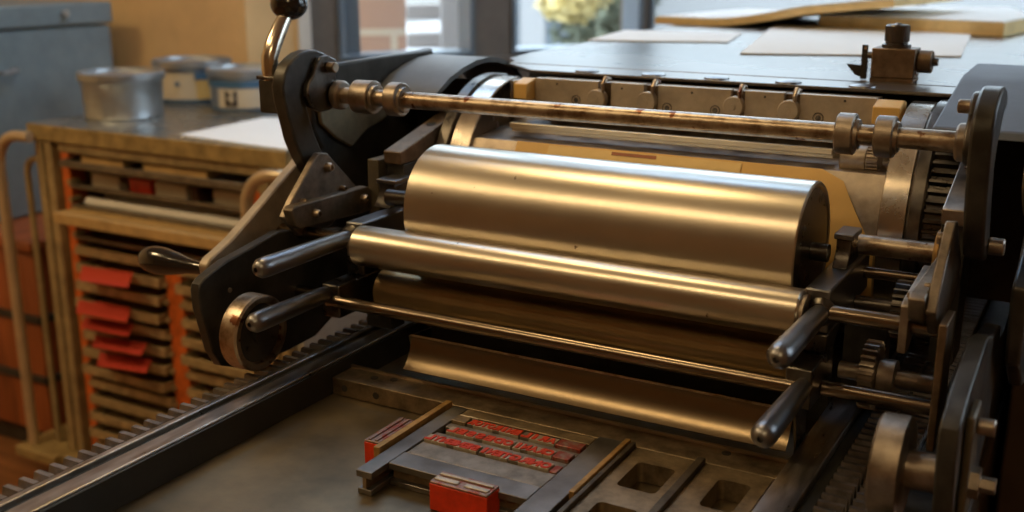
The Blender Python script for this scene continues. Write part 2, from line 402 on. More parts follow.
# ------------------------------------------------------------------ galley cabinet
CYF, CXL, CXR, CTZ = 1.10, -1.716, -.974, .885
cab = thing('galley_cabinet', 'steel galley cabinet with slots, orange uprights and scuffed yellow top edge', 'cabinet', ((CXL + CXR) / 2, 1.4, 0))
MB().box(CXL, CXR, CYF, 1.72, CTZ - .004, CTZ).build('top_sheet', 'cabtop', cab)
mb = MB().box(CXL, CXR, CYF - .004, CYF + .012, CTZ - .036, CTZ - .0005).box(CXL, CXL + .012, CYF + .012, 1.72, CTZ - .036, CTZ - .005)
mb.build('top_edge', 'cabedge', cab, bev=.002)
MB().box(CXR - .012, CXR + .0015, CYF + .013, 1.72, CTZ - .036, CTZ - .005).build('top_edge', 'cabside', cab, bev=.002)
MB().box(CXR - .02, CXR, CYF + .02, 1.70, .10, CTZ - .037).build('side_panel', 'cabside', cab)
MB().box(CXL + .075, CXL + .085, CYF + .02, 1.70, .10, CTZ - .037).build('side_panel', 'cab', cab)
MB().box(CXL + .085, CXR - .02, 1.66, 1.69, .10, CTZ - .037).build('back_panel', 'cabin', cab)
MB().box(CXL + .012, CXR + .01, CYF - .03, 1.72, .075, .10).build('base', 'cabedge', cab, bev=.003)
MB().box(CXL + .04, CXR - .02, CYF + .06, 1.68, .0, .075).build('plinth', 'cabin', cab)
for x0 in (CXL + .015, CXL + .045, CXR - .075, CXR - .045):
    MB().box(x0, x0 + .022, CYF, CYF + .03, .10, CTZ - .037).build('corner_post', 'cab', cab, bev=.003)
MB().box(CXL + .085, CXR - .08, CYF + .005, CYF + .02, CTZ - .058, CTZ - .038).build('top_rail', 'cab', cab, bev=.002)
for x0, z1 in ((CXL + .088, CTZ - .06), (-1.335, .60), (CXR - .10, CTZ - .06)):
    w_ = .024 if x0 < -1.5 or x0 > -1.2 else .045
    up = MB().box(x0, x0 + w_, CYF + .008, CYF + .05, .10, z1).build('upright', 'orange', cab)
    z = .13
    while z < z1 - .02:
        for xx in ((x0 + w_,) if x0 < -1.5 else (x0, x0 + w_)): MB().cyl((xx, CYF + .002, z), (xx, CYF + .03, z), .006, 10).build('runner_peg', 'cab', up)
        z += .0395
# chrome hoop rails at both ends
def hoop(x, y0, zt, rr, r, name='hoop_rail'):
    pts = [(x, y0, .10)]
    pts += [(x, y0, zt - rr)]
    for k in range(1, 9):
        a = math.pi / 2 * k / 8; pts.append((x + (rr - rr * math.cos(a)), y0, zt - rr + rr * math.sin(a)))
    return pts
mb = MB(); mb.tube(hoop(CXL - .085, CYF - .02, .858, .075, .012) + [(CXL + .03, CYF - .02, .858)], .0125, 16); mb.build('hoop_rail', 'alu', cab)
mb = MB(); mb.tube(hoop(CXL - .045, CYF + .02, .800, .035, .008) + [(CXL + .03, CYF + .02, .800)], .0075, 12); mb.build('hoop_rail', 'cab', cab)
mb = MB().box(CXL - .12, CXL + .02, CYF - .05, 1.70, .075, .10); mb.build('foot_plate', 'cabedge', cab, bev=.003)
mb = MB(); q = P(262, 205, y=CYF - .03)
pts = [(q.x - .02, CYF - .05, q.z - .10), (q.x - .02, CYF - .05, q.z)]
for k in range(1, 9):
    a = math.pi / 2 * k / 8; pts.append((q.x - .02 + .07 * (1 - math.cos(a)), CYF - .05, q.z + .065 * math.sin(a)))
pts.append((CXR + .02, CYF - .05, q.z + .065)); pts.append((CXR + .03, CYF + .01, q.z + .06)); mb.tube(pts, .0125, 16); mb.build('hoop_rail', 'alu', cab)
mb = MB(); pts2 = [(p[0] + .055, p[1] + .02, p[2] - .045) for p in pts[:10]] + [(CXR + .005, CYF + .01, q.z + .015)]; mb.tube(pts2, .0085, 12); mb.build('hoop_rail', 'alu', cab)

# galleys: wide ones at the top, two columns below
XL, XM0, XM1, XR = CXL + .115, -1.337, -1.288, CXR - .102
def tray_mesh(x0, x1, z, m, name, th=.009, y0=CYF, lip=.012):
    mb = MB().box(x0, x1, y0 + .006, y0 + .48, z, z + .003)
    mb.box(x0, x1, y0, y0 + .006, z - .001, z + lip).box(x0, x0 + .004, y0 + .006, y0 + .48, z + .003, z + lip).box(x1 - .004, x1, y0 + .006, y0 + .48, z + .003, z + lip)
    return mb.build(name, m, None, bev=.0015, loc=((x0 + x1) / 2, y0 + .24, z))
ordn = ['first', 'second', 'third', 'fourth', 'fifth', 'sixth', 'seventh', 'eighth', 'ninth', 'tenth', 'eleventh', 'twelfth', 'thirteenth']
wide = [(161, 'tray_grey', .014, 'wide grey steel galley at the very top of the cabinet'),
        (186, 'tray_grey', .008, 'wide thin galley carrying white and red wood furniture'),
        (206, 'tray_grey', .010, 'wide galley carrying bundles of rolled white paper'),
        (215, 'tray_wood', .024, 'thick pale wooden board with no load below the rolled paper')]
TZ = {}
for k, (v, m, lip, lab) in enumerate(wide):
    z = P(85, v, y=CYF).z - lip
    yo = CYF - (.05 if k == 3 else .02 if k == 0 else 0)
    if k == 3:
        z = P(75, 216, y=yo).z - lip
        o = MB().box(XL + .001, XR - .03, yo, yo + .5, z, z + lip).build('wooden_board', m, None, bev=.002, loc=(-1.35, yo + .25, z)); tag(o, lab, 'board')
        TZ[3] = z
    else:
        o = tray_mesh(XL, XR, z, m, 'galley', lip=lip, y0=yo); tag(o, lab, 'galley', 'wide galleys in the upper cabinet'); TZ[k] = z
# furniture on second galley
xx = XL + .05
for k, (w_, m, lab) in enumerate(((.085, 'label_cream', 'pale cream wood furniture at the left of the second galley'), (.065, 'redblock', 'red block on the second galley, left of two'),
                                (.09, 'label_cream', 'pale furniture block right of the left red block'), (.02, 'cabin', 'narrow dark block between pale blocks on the second galley'),
                                (.09, 'label_cream', 'pale furniture block left of the right red block'), (.07, 'redblock', 'red block on the second galley, right of two'))):
    if k == 1: xx += .02
    if k == 4: xx += .03
    o = MB().box(xx, xx + w_, CYF + .02, CYF + .10, TZ[1] + .0032, TZ[1] + .033).build('furniture_block', m, None, bev=.002, loc=(xx + w_ / 2, CYF + .06, TZ[1] + .003))
    tag(o, lab, 'block', 'blocks on the second galley'); xx += w_ + .012
for k in range(3):
    x0 = XL + .03 + k * .012; z = TZ[2] + .0165 + .004 * k
    zz = TZ[2] + .0145 + k * .0005
    o = MB().cyl((x0, CYF + .025 + k * .042, zz), (XR - .02 - k * .03, CYF + .025 + k * .042, zz), .0112 - k * .0005, 20).build('paper_roll', 'paper', None, loc=(x0, CYF + .03, z))
    tag(o, ['long white paper roll at the very front of the third galley', 'long white paper roll in the middle of the third galley', 'long white paper roll at the back of the third galley'][k], 'paper roll', 'paper rolls on the third galley')
zl = []
z = P(75, 252, y=CYF).z - .004
o = tray_mesh(XL, XR - .02, P(75, 236, y=CYF).z - .006, 'tray_grey', 'galley', lip=.008); tag(o, 'wide thin dark galley just below the pale wooden board', 'galley', 'wide galleys in the upper cabinet')
while z > .125:
    zl.append(z); z -= .0395
for c, (a, b, nm) in enumerate(((XL, XM0 - .004, 'left'), (XM1 + .004, XR, 'right'))):
    for k, z in enumerate(zl):
        m = 'tray' if (k * 7 + c) % 3 else 'cab'
        o = tray_mesh(a, b, z, m, 'galley', lip=.020, y0=CYF - (.006 * ((k * 5 + c * 2) % 4)))
        tag(o, 'narrow steel galley in the %s column of the cabinet, %s from the top' % (nm, ordn[k]), 'galley', 'narrow galleys in the lower cabinet')
# red cards hanging from galleys
cards = [((82, 266), (133, 273), (128, 288), (80, 281)), ((79, 299), (131, 308), (127, 323), (76, 313)), ((85, 317), (134, 325), (128, 337), (81, 328)),
         ((96, 335), (147, 344), (141, 356), (92, 347)), ((100, 352), (152, 360), (146, 373), (97, 366))]
for k, c in enumerate(cards):
    yf = CYF - .012; yn = CYF - .075
    a = P(*c[0], y=yf); b = P(*c[1], y=yf); d_ = P(*c[2], y=yn); e = P(*c[3], y=yn)
    n = Vector((0, -.25, 1)).normalized() * .0012
    mb = MB().hexa([a, b, d_, e], [a + n, b + n, d_ + n, e + n])
    o = mb.build('red_card', 'redcard', None, loc=(a + b) / 2)
    tag(o, 'bright red index card drooping out of the cabinet, %s from the top' % (['first', 'second', 'third', 'fourth', 'fifth'][k]), 'card', 'red cards on the galleys')
# dark end-box under the top rail
for x0, x1, m, lab in ((XL + .03, XL + .16, 'tray_wood', 'brown wood strip under the cabinet top, left of two'), (XL + .22, XL + .40, 'tray_wood', 'brown wood strip under the cabinet top, right of two')):
    o = MB().box(x0, x1, CYF + .015, CYF + .06, TZ[0] + .005, TZ[0] + .022).build('wood_strip', m, None, bev=.001, loc=(x0, CYF + .03, TZ[0])); tag(o, lab, 'strip')

# sheet of paper on the cabinet
s4 = XY([(180, 136), (287, 152), (301, 119), (262, 119)], CTZ)
s4[1] = (CXR - .004, CYF + .004)
o = MB().prism(s4, CTZ + .0004, CTZ + .003, 'z').build('paper_sheet', 'paper', None, loc=(s4[0][0] + .1, s4[0][1] + .1, CTZ)); tag(o, 'plain white paper sheet lying on the galley cabinet beside the ink tins', 'paper')

# ink tins
def tin(c, r, h, kind, label):
    t = thing('ink_tin', label, 'tin', c, 'ink tins on the cabinet')
    body = MB().lathe(c, (0, 0, 1), [(0, r * .93), (.004, r * .96), (.008, r * .94), (h - .022, r * .985), (h - .02, r)], 48)
    body.build('body', 'tin' if kind == 'plain' else 'tin', t)
    lid = MB().lathe(Vector(c) + Vector((0, 0, h - .0195)), (0, 0, 1), [(0, r * 1.0), (.002, r * 1.045), (.010, r * 1.05), (.017, r * 1.045), (.0185, r * 1.02), (.018, r * .97), (.010, r * .95), (.010, r * .3)], 48)
    lid.build('lid', 'tin', t)
    if kind != 'plain':
        bands = ((.004, .012, .965, 'tin_label'), (.0125, h - .030, .985, 'label_cream')) if kind == 'a' else ((h - .042, h - .026, .992, 'tin_label'), (.006, .012, .965, 'tin_label'))
        for z0, z1, rr, m in bands:
            MB().lathe(Vector(c) + Vector((0, 0, z0)), (0, 0, 1), [(0, r * rr + .0008), (z1 - z0, r * rr + .0015)], 48, cap=False).build('label_band', m, t)
        # printed panels on the side that faces the room
        def panel(a0, a1, z0, z1, m, e=.004, name='label_panel'):
            vs = []; n = 6
            for k in range(n + 1):
                a = R(a0 + (a1 - a0) * k / n)
                for z in (z0, z1):
                    for q in (e - .002, e): vs.append(Vector(c) + Vector((math.cos(a) * (r * .99 + q), math.sin(a) * (r * .99 + q), z)))
            fs = []
            for k in range(n):
                i = 4 * k; fs += [(i + 1, i + 5, i + 7, i + 3), (i, i + 2, i + 6, i + 4), (i, i + 4, i + 5, i + 1), (i + 2, i + 3, i + 7, i + 6)]
            fs += [(0, 1, 3, 2), (4 * n, 4 * n + 2, 4 * n + 3, 4 * n + 1)]
            return MB().add(vs, fs).build(name, m, t)
        if kind == 'a':
            panel(-41, -18, .013, h - .046, 'label_yellow'); panel(-43, -20, h - .045, h - .028, 'tin_label', .005)
            panel(-72, -66, .046, .056, 'tin_label', .004)
        else:
            panel(-93, 6, .014, h - .044, 'label_cream', .0045); panel(-81, -63, .018, h - .048, 'ink_print', .006)
            panel(-77, -67, .050, .055, 'label_cream', .007); panel(-77, -67, .034, .039, 'label_cream', .007); panel(-73, -69, .026, .056, 'label_cream', .0075)
    return t
p = P(125, 116, z=CTZ); tin((p.x, p.y, CTZ), .092, .104, 'plain', 'plain unlabelled silver ink tin at the left on the cabinet')
p = P(195, 100, z=CTZ); tin((p.x, p.y, CTZ), .094, .106, 'a', 'round ink tin with pale blue-edged label, farthest back of the three')
p = P(249, 109, z=CTZ); tin((p.x, p.y, CTZ), .090, .102, 'b', 'round ink tin with blue band and dark square printed on its label')

# ------------------------------------------------------------------ the press: fixed body
press = thing('proof_press', 'long steel proof press bed with toothed racks, side rails and feed board', 'printing press', (-.02, .3, 0))
BXL, BXR = -.2465, .2105
MB().box(BXL - .02, BXR + .02, -.42, 1.75, BED - .03, BED).build('bed_plate', 'bed', press)
mb = MB()
for x0, x1, s in ((BXL - .0185, BXL, 1), (BXR, BXR + .026, 1)):
    pr_ = MB().box(x0, x1, -.42, 1.75, BED - .03, RAIL).build('rail', 'rail', press, bev=.0012)
# the inner side faces of the left rail are unpolished casting
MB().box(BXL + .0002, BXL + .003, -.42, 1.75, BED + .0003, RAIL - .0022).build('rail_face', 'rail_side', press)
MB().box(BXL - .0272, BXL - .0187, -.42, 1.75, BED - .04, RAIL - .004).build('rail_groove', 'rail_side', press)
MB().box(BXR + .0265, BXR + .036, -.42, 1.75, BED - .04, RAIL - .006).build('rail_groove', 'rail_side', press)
MB().box(BXL - .0345, BXL - .0275, -.42, 1.75, BED - .05, RAIL + .0005).build('outer_rail', 'rail', press, bev=.001)
def rack(x0, x1, zt, pitch, name='rack', m='rack', h=.009):
    mb = MB(); prof = [(-.42, zt - .035), (1.75, zt - .035), (1.75, zt - h)]
    y = 1.75
    while y - pitch > -.42:
        prof += [(y - pitch * .10, zt - h), (y - pitch * .28, zt), (y - pitch * .62, zt), (y - pitch * .80, zt - h)]
        y -= pitch
    prof += [(-.42, zt - h)]
    # build as quads to keep clean shading
    vs = []; fs = []
    top = prof[2:]
    for y_, z_ in top: vs += [(x0, y_, z_), (x1, y_, z_), (x1, y_, zt - .035), (x0, y_, zt - .035)]
    for i in range(len(top) - 1):
        a = 4 * i; b = a + 4
        fs += [(a, a + 1, b + 1, b), (a + 1, a + 2, b + 2, b + 1), (a + 3, a, b, b + 3), (a + 2, a + 3, b + 3, b + 2)]
    fs += [(0, 3, 2, 1), (4 * (len(top) - 1), 4 * (len(top) - 1) + 1, 4 * (len(top) - 1) + 2, 4 * (len(top) - 1) + 3)]
    mb.add(vs, fs); return mb.build(name, m, press, smooth=20)
rack(-.299, -.2813, RAIL + .0008, .0140)
rack(BXR + .0365, BXR + .056, RAIL - .004, .0125)
rack(BXR + .0575, BXR + .083, RAIL - .010, .0125, h=.006)
MB().box(-.335, -.2995, -.42, 1.75, BED - .12, .806).build('side_girder', 'iron', press)
MB().box(BXR + .084, BXR + .11, -.42, 1.75, BED - .12, RAIL - .020).build('side_girder', 'iron', press)
MB().box(-.325, .325, -.36, 1.72, 0, BED - .121).build('base_cabinet', 'base', press, bev=.004)
MB().box(.335, .600, .82, 1.60, 0, 1.039).build('dark_filler_box', 'base', press, bev=.004)  # added dark box that fills the background right of the press
# dead line bar across the bed
bar = MB().box(BXL + .0035, BXR - .001, .3065, .3402, BED + .0003, .843).build('dead_bar', 'furn_old', press, bev=.0006)
MB().box(BXL + .0035, BXR - .001, .3372, .3400, .8431, .8458).build('bar_lip', 'ground_steel', bar)
for x in (-.228, -.19, -.05, .10, .18): MB().cyl((x, .3059, .834), (x, .3064, .834), .0035, 16).build('bolt', 'iron', bar)
for x, y in ((-.205, .325), (-.185, .330), (.155, .331)): MB().cyl((x, y, .8431), (x, y, .8437), .004, 16).build('bolt', 'iron', bar)
# feed board: polygon with a flared left side
brd = [(-.215, .665), (.36, .665), (.36, 1.0), (.80, 1.05), (1.0, 2.2), (-.10, 2.45), (-.46, 2.05), (-.372, 1.55), (-.350, 1.25), (-.333, 1.05), (-.322, .86), (-.31, .785), (-.285, .735)]
fb = MB().prism([(-.215, .6655), (.36, .6655), (.36, .728), (-.28, .728)], 1.1112, 1.1150, 'z').build('feed_ledge', 'board', press, bev=.001)
fb = MB().prism([(-.28, .7295), (.36, .7295)] + brd[2:-1] + [(-.283, .750)], 1.1112, 1.1155, 'z').build('feed_board', 'board', press, bev=.001)
MB().prism([(-.305, .830), (.36, .830), (.36, 1.0), (.78, 1.06), (.98, 2.18), (-.09, 2.42), (-.44, 2.04), (-.355, 1.56), (-.33, 1.05)], 1.04, 1.1110, 'z').build('board_apron', 'iron', fb)
for x, y in ((-.30, 1.9), (.80, 2.0), (.70, 1.15)): MB().box(x, x + .05, y, y + .05, 0, 1.04).build('board_leg', 'iron', press, bev=.004)
# row of oval buttons on the front ledge
for u, v in ((562, 76), (627, 81), (696, 84), (769, 89), (850, 92)):
    q = P(u, v, z=1.1158); MB().lathe((q.x, .681, 1.1151), (0, 0, 1), [(0, .014), (.0015, .0135), (.0028, .009), (.0033, .001)], 24).build('button', 'blued', fb)

# things on the board
zb = 1.1158
gd = thing('side_guide', 'brown steel paper side guide with knurled knob standing on the feed board', 'paper guide', (.183, .745, 1.1158))
x0, x1 = .1645, .2090
MB().box(x0, x1, .7315, .765, zb + .0042, zb + .0355).build('block', 'guide', gd, bev=.0012)
MB().box(x0, x1, .7315, .765, zb, zb + .0040).build('base_plate', 'guide', gd)
xc = (x0 + x1) / 2 - .0005
k_ = MB().lathe((xc, .748, zb + .0357), (0, 0, 1), [(0, .0150), (.0035, .0150), (.0045, .0115), (.0060, .0115), (.0065, .0124), (.0225, .0124), (.0240, .0110), (.0242, .004)], 36).build('knob', 'dark_steel', gd)
mb = MB()
for k in range(30):
    a = 2 * math.pi * k / 30; mb.box(xc + .0123 * math.cos(a) - .0004, xc + .0123 * math.cos(a) + .0004, .748 + .0123 * math.sin(a) - .0004, .748 + .0123 * math.sin(a) + .0004, zb + .0425, zb + .0580)
mb.build('knurling', 'dark_steel', k_)
MB().lathe((xc, .748, zb + .0598), (0, 0, 1), [(0, .0045), (.0015, .003)], 16).build('screw_tip', 'blued', k_)
MB().cyl((x0 - .0065, .746, zb + .0265), (x0 - .0002, .746, zb + .0265), .0038, 16).build('spindle', 'dark_steel', gd)
mb = MB().box(x0 - .0128, x0 - .0066, .743, .750, zb + .0008, zb + .0285)
mb.box(x0 - .0128, x0 - .0066, .743, .7455, zb + .0285, zb + .0375)
mb.prism([(x0 - .0128, zb + .003), (x0 - .0128, zb + .0155), (x0 - .0275, zb + .0165), (x0 - .0275, zb + .0150), (x0 - .0185, zb + .0050)], .743, .750, 'y')
mb.build('finger_gauge', 'iron', gd, bev=.0005)
MB().cyl((x0 - .0092, .7425, zb + .034), (x0 - .0092, .7505, zb + .034), .0016, 12).build('hole_ring', 'chrome', gd)
MB().cyl((x1 + .0002, .752, zb + .0215), (x1 + .0150, .752, zb + .0215), .0120, 28, .001).build('side_nut', 'guide', gd)
MB().cyl((x1 + .0152, .752, zb + .0215), (x1 + .0205, .752, zb + .0215), .0042, 16).build('side_screw', 'dark_steel', gd)
o = MB().prism(XY([(740, 54.5), (961, 57.5), (974, 28), (776, 24.5)], zb), zb + .0004, zb + .0022, 'z').build('paper_sheet', 'paper', None, loc=(0, 1.3, zb)); tag(o, 'large white paper sheet on the feed board behind the side guide', 'paper')
o = MB().prism(XY([(588, 41), (728, 43), (742, 34), (625, 31)], zb), zb + .0004, zb + .0020, 'z').build('paper_sheet', 'paper', None, loc=(-.3, 1.2, zb)); tag(o, 'small white paper sheet near the left edge of the feed board', 'paper')
# stacks at the back
stA = XY([(655, 24), (905, 33), (1035, 38), (1040, 17), (905, 9), (790, 12)], zb)
a, b = P(818, 28, z=zb), P(1003, 37, z=zb)
st = MB().prism([(a.x, a.y), (b.x, b.y), (b.x + .03, b.y + .22), (b.x - .05, b.y + .55), (a.x - .10, a.y + .42)], zb + .0004, zb + .022, 'z').build('board_stack', 'kraft', None, loc=(0, 1.9, zb))
tag(st, 'stack of cream cardboard with white top at the right rear of the feed board', 'paper stack')
MB().prism([(a.x, a.y), (b.x, b.y), (b.x + .03, b.y + .22), (b.x - .05, b.y + .55), (a.x - .10, a.y + .42)], zb + .0222, zb + .0245, 'z')
o = MB().prism([(a.x + .003, a.y + .003), (b.x - .003, b.y + .003), (b.x + .027, b.y + .22), (b.x - .05, b.y + .545), (a.x - .097, a.y + .415)], zb + .0222, zb + .0245, 'z').build('top_sheet', 'paper', st)
# curled cream sheet stack at left rear
a, b = P(655, 24, z=zb), P(765, 29, z=zb)
path = []
def curl(name, m, a, b, lift0, th, label, length=.62, up=.045):
    n = 12; mb = MB(); vs = []; fs = []
    d = (b - a).normalized(); n_ = Vector((-d.y, d.x, 0)); L = (b - a).length
    for i in range(n + 1):
        t = i / n
        for j in range(n + 1):
            s = j / n
            z = zb + lift0 + .0262 * min(1, max(0, (s - .25) / .38)) ** 1.6 + .05 * max(0, s - .63)
            p_ = a + d * (L * 2.0 * s) + n_ * (length * t * .6)
            vs.append((p_.x, p_.y, z + th)); vs.append((p_.x, p_.y, z))
    W_ = n + 1
    for i in range(n):
        for j in range(n):
            q = [(i * W_ + j), (i * W_ + j + 1), ((i + 1) * W_ + j + 1), ((i + 1) * W_ + j)]
            fs.append(tuple(2 * k for k in q)); fs.append(tuple(2 * k + 1 for k in reversed(q)))
    for j in range(n):
        for i_, r_ in ((0, 1), (n, 0)):
            q = (2 * (i_ * W_ + j), 2 * (i_ * W_ + j + 1), 2 * (i_ * W_ + j + 1) + 1, 2 * (i_ * W_ + j) + 1); fs.append(q if r_ else q[::-1])
            q = (2 * (j * W_ + i_), 2 * ((j + 1) * W_ + i_), 2 * ((j + 1) * W_ + i_) + 1, 2 * (j * W_ + i_) + 1); fs.append(q if r_ else q[::-1])
    o = mb.add(vs, fs).build(name, m, None, loc=a)
    return o
zz_ = zb
s1 = curl('cream_sheets', 'kraft', Vector((a.x, a.y, 0)), Vector((b.x, b.y, 0)), .0006, .012, '')
tag(s1, 'thick curling pile of cream sheets at the left rear of the feed board', 'paper stack')
s2 = curl('top_paper', 'paper', Vector((a.x + .005, a.y + .005, 0)), Vector((b.x, b.y + .005, 0)), .0130, .0025, '')
s2.parent = s1; s2.location = (s2.location - s1.location)

# ------------------------------------------------------------------ the press: travelling carriage
car = thing('press_carriage', 'rolling carriage of the proof press with its steel inking rollers and printing cylinder', 'press carriage', (-.02, .45, RAIL))
# ink drum
DY, DZ, DR = .437, .999, .0612
drum = MB().lathe((-.201, DY, DZ), (1, 0, 0), [(0, DR - .0012), (.0010, DR), (.388, DR), (.3895, DR - .0012), (.3890, DR - .004), (.3865, DR - .006), (.3865, .012)], 96).build('ink_drum', 'ink_steel', car)
MB().lathe((.1862, DY, DZ), (1, 0, 0), [(0, DR - .0062), (.0010, DR - .0062), (.0012, .013)], 64).build('end_plate', 'dark_steel', drum)
MB().cyl((-.262, DY, DZ), (-.2015, DY, DZ), .0085).build('shaft', 'dark_steel', drum); MB().cyl((.1876, DY, DZ), (.2025, DY, DZ), .0080).build('shaft', 'dark_steel', drum)
# rider roller
ry, rz, rr = .363, .9653, .0205
rid = MB().lathe((-.2455, ry, rz), (1, 0, 0), [(0, rr - .002), (.0015, rr), (.4460, rr), (.4475, rr - .0015), (.4475, .009)], 64).build('rider_roller', 'ink_steel', car)
MB().cyl((-.258, ry, rz), (-.2457, ry, rz), .007).build('shaft', 'dull_steel', rid); MB().cyl((.2021, ry, rz), (.2055, ry, rz), .0165, 40).build('end_collar', 'dull_steel', rid)
# middle roller
MB().lathe((-.236, .389, .914), (1, 0, 0), [(0, .019), (.0015, .022), (.4350, .022), (.4365, .019)], 64).build('form_roller', 'rubber', car)
gp = []
for k in range(15):
    a = R(4 + 48 * k / 14); gp.append((.335 - .0408 * (math.cos(R(4)) - math.cos(a)), .8913 + .0408 * (math.sin(R(4)) - math.sin(a))))
gs = MB().strip([(y_, z_) for y_, z_ in gp], -.166, .207, -.0015).build('drip_guard', 'lower_roller', car, smooth=60)
MB().box(-.166, .207, .3330, .3350, .8914, .8928).build('guard_lip', 'worn_steel', gs)
MB().prism([(.334, .8912), (.372, .8880), (.372, .850), (.345, .850)], -.1685, -.1665).build('guard_end', 'dark_steel', gs)
MB().prism([(.334, .8912), (.372, .8880), (.372, .850), (.345, .850)], .2075, .2095).build('guard_end', 'dark_steel', gs)
# tie rod
MB().cyl((-.262, .330, .9140), (.214, .330, .9140), .0062, 32).build('tie_rod', 'rod_steel', car)
# left and right roller brackets with handles
for s in (0, 1):
    f = (lambda x: x) if s else (lambda x: -.0485 - x)     # right bracket x 0.2 .. 0.2213 ; left is its mirror
    a0, a1 = sorted((f(.2000), f(.2215)))
    br = MB().box(a0, a1, .372, .520, .9480, .9850).build('roller_bracket', 'blued', car, bev=.0018)
    e_ = .004 if s else -.016
    MB().prism([(.440, .9852), (.446, .9905), (.452, 1.000), (.452, 1.0085), (.480, 1.0085), (.480, .997), (.486, .9852)], a0 + .001 + e_, a1 - .006 + e_ * .6).build('post', 'dark_steel', br, bev=.001)
    MB().box(a0 - .001 + e_, a1 - .004 + e_ * .6, .4495, .4830, 1.0088, 1.0140).build('cap', 'blued', br, bev=.001)
    mb = MB().box(a0, a1, .330, .400, .896, .930).prism([(.372, .947), (.420, .947), (.400, .930), (.372, .930)], a0, a1)
    mb.build('lower_block', 'dark_steel', br, bev=.0015)
    xh = (a0 + a1) / 2 + (.004 if s else -.004)
    yh = .364 if s else .366
    def handle(x, y1, y0, z, m):
        L = y1 - y0
        h = MB().lathe((x, y1, z), (0, -1, 0), [(-.004, .0045), (0, .0070), (.012, .0082), (L * .4, .0090), (L - .016, .0098), (L - .008, .0095), (L - .003, .0068), (L - .0005, .0030), (L - .0004, .0022), (L - .004, .0018)], 32).build('handle', m, br)
        return h
    handle(xh, .372, .244 if s else .229, .9665 if s else .9700, 'blued')
    MB().lathe((xh, .3722, .9665 if s else .9700), (0, -1, 0), [(0, .0125), (.003, .011), (.006, .0085)], 32).build('handle_boss', 'dark_steel', br)
    handle(xh, .330, .216, .9155 if s else .9210, 'blued')
    # side rods that carry the bracket on the frame
    xo = f(.3110)
    b0, b1 = sorted((f(.2218), xo)); MB().cyl((b0, .372, .9665), (b1, .372, .9665), .0068, 28, .001).build('side_rod', 'rod_steel', br)
    b0, b1 = sorted((f(.2218), f(.3120))); MB().cyl((b0, .365, .9040), (b1, .365, .9040), .0065, 28, .001).build('side_rod', 'rod_steel', br)
    b0, b1 = sorted((f(.2218), f(.290))); MB().cyl((b0, .500, .9690), (b1, .500, .9690), .0053, 28).build('side_rod', 'rod_steel', br)
# throw-off shaft with collars
SY, SZ2 = .440, 1.103
sh = MB().cyl((-.333, SY, SZ2), (.306, SY, SZ2), .0086, 40).build('throw_shaft', 'worn_steel', car)
for u0, u1 in ((357, 375), (391, 403), (838, 856), (877, 896)):
    xa, xb = P(u0, 102 if u0 < 500 else 130, y=SY).x, P(u1, 102 if u0 < 500 else 130, y=SY).x
    MB().lathe((xa, SY, SZ2), (1, 0, 0), [(0, .0164), (.0010, .0174), (xb - xa - .001, .0174), (xb - xa, .0164), (xb - xa, .0135), (xb - xa + .003, .0125)], 40).build('collar', 'dull_steel', sh)
# printing cylinder
IY, IZ, IR = .655, .982, .120
def circ(a): return (IY + IR * math.cos(a), IZ + IR * math.sin(a))
a_t = math.atan2(1.049 - IZ, .555 - IY); a_b = math.atan2(1.0895 - IZ, .66 - IY)
prof = []
n = 60; a0 = a_t; a1 = math.pi * 2 + math.atan2(.108, .052)
for k in range(n + 1): prof.append(circ(a0 + (a1 - a0) * k / n))
prof += [(.668, 1.075), (.640, 1.055), (.575, 1.050)]
cylo = MB().prism(prof, -.226, .2225).build('printing_cylinder', 'dull_steel', car)
for x0, x1, m in ((-.253, -.2265, 'bearer'), (.2228, .2475, 'bearer')):
    MB().lathe((x0, IY, IZ), (1, 0, 0), [(0, .123), (.0012, .1245), (x1 - x0 - .0012, .1245), (x1 - x0, .123)], 128).build('bearer_ring', m, cylo)
MB().box(-.3130, -.2985, .4700, .5000, .900, 1.030).build('web_post', 'iron2', car, bev=.001)
for x0, x1 in ((-.2702, -.2535), (.248, .262)):
    MB().lathe((x0, IY, IZ), (1, 0, 0), [(0, .1255), (.002, .1275), (x1 - x0 - .002, .1275), (x1 - x0, .1255)], 128).build('flange', 'dark_steel', cylo)
def gear(xa, xb, y, z, r, n, h, m, parent, name='gear'):
    vs = []; fs = []; pts = []
    for k in range(n):
        for t, q in ((.0, r - h), (.22, r - h), (.36, r), (.64, r), (.78, r - h)):
            a = 2 * math.pi * (k + t) / n; pts.append((y + q * math.cos(a), z + q * math.sin(a)))
    return MB().prism(pts, xa, xb).build(name, m, parent, smooth=15)
gear(.2625, .2845, IY, IZ, .127, 84, .006, 'dark_steel', cylo)
# tympan paper round the cylinder
ty = []
for k in range(25):
    a = a_t + (R(200) - a_t) * k / 24; ty.append((a, IR + .0012))
def tymp(name, m, xl, xr, r_, parent, aS, aE, xr2=None, th=.0006):
    vs = []; fs = []; n = 24
    for k in range(n + 1):
        t = k / n; a = aS + (aE - aS) * t
        xr_t = xr(t) if callable(xr) else xr; xl_t = xl(t) if callable(xl) else xl
        for q in (r_, r_ - th):
            vs += [(xl_t, IY + q * math.cos(a), IZ + q * math.sin(a)), (xr_t, IY + q * math.cos(a), IZ + q * math.sin(a))]
    for k in range(n):
        i = 4 * k; fs += [(i, i + 1, i + 5, i + 4), (i + 2, i + 6, i + 7, i + 3), (i, i + 4, i + 6, i + 2), (i + 1, i + 3, i + 7, i + 5)]
    fs += [(0, 2, 3, 1), (4 * n, 4 * n + 1, 4 * n + 3, 4 * n + 2)]
    return MB().add(vs, fs).build(name, m, parent)
aE = R(205)
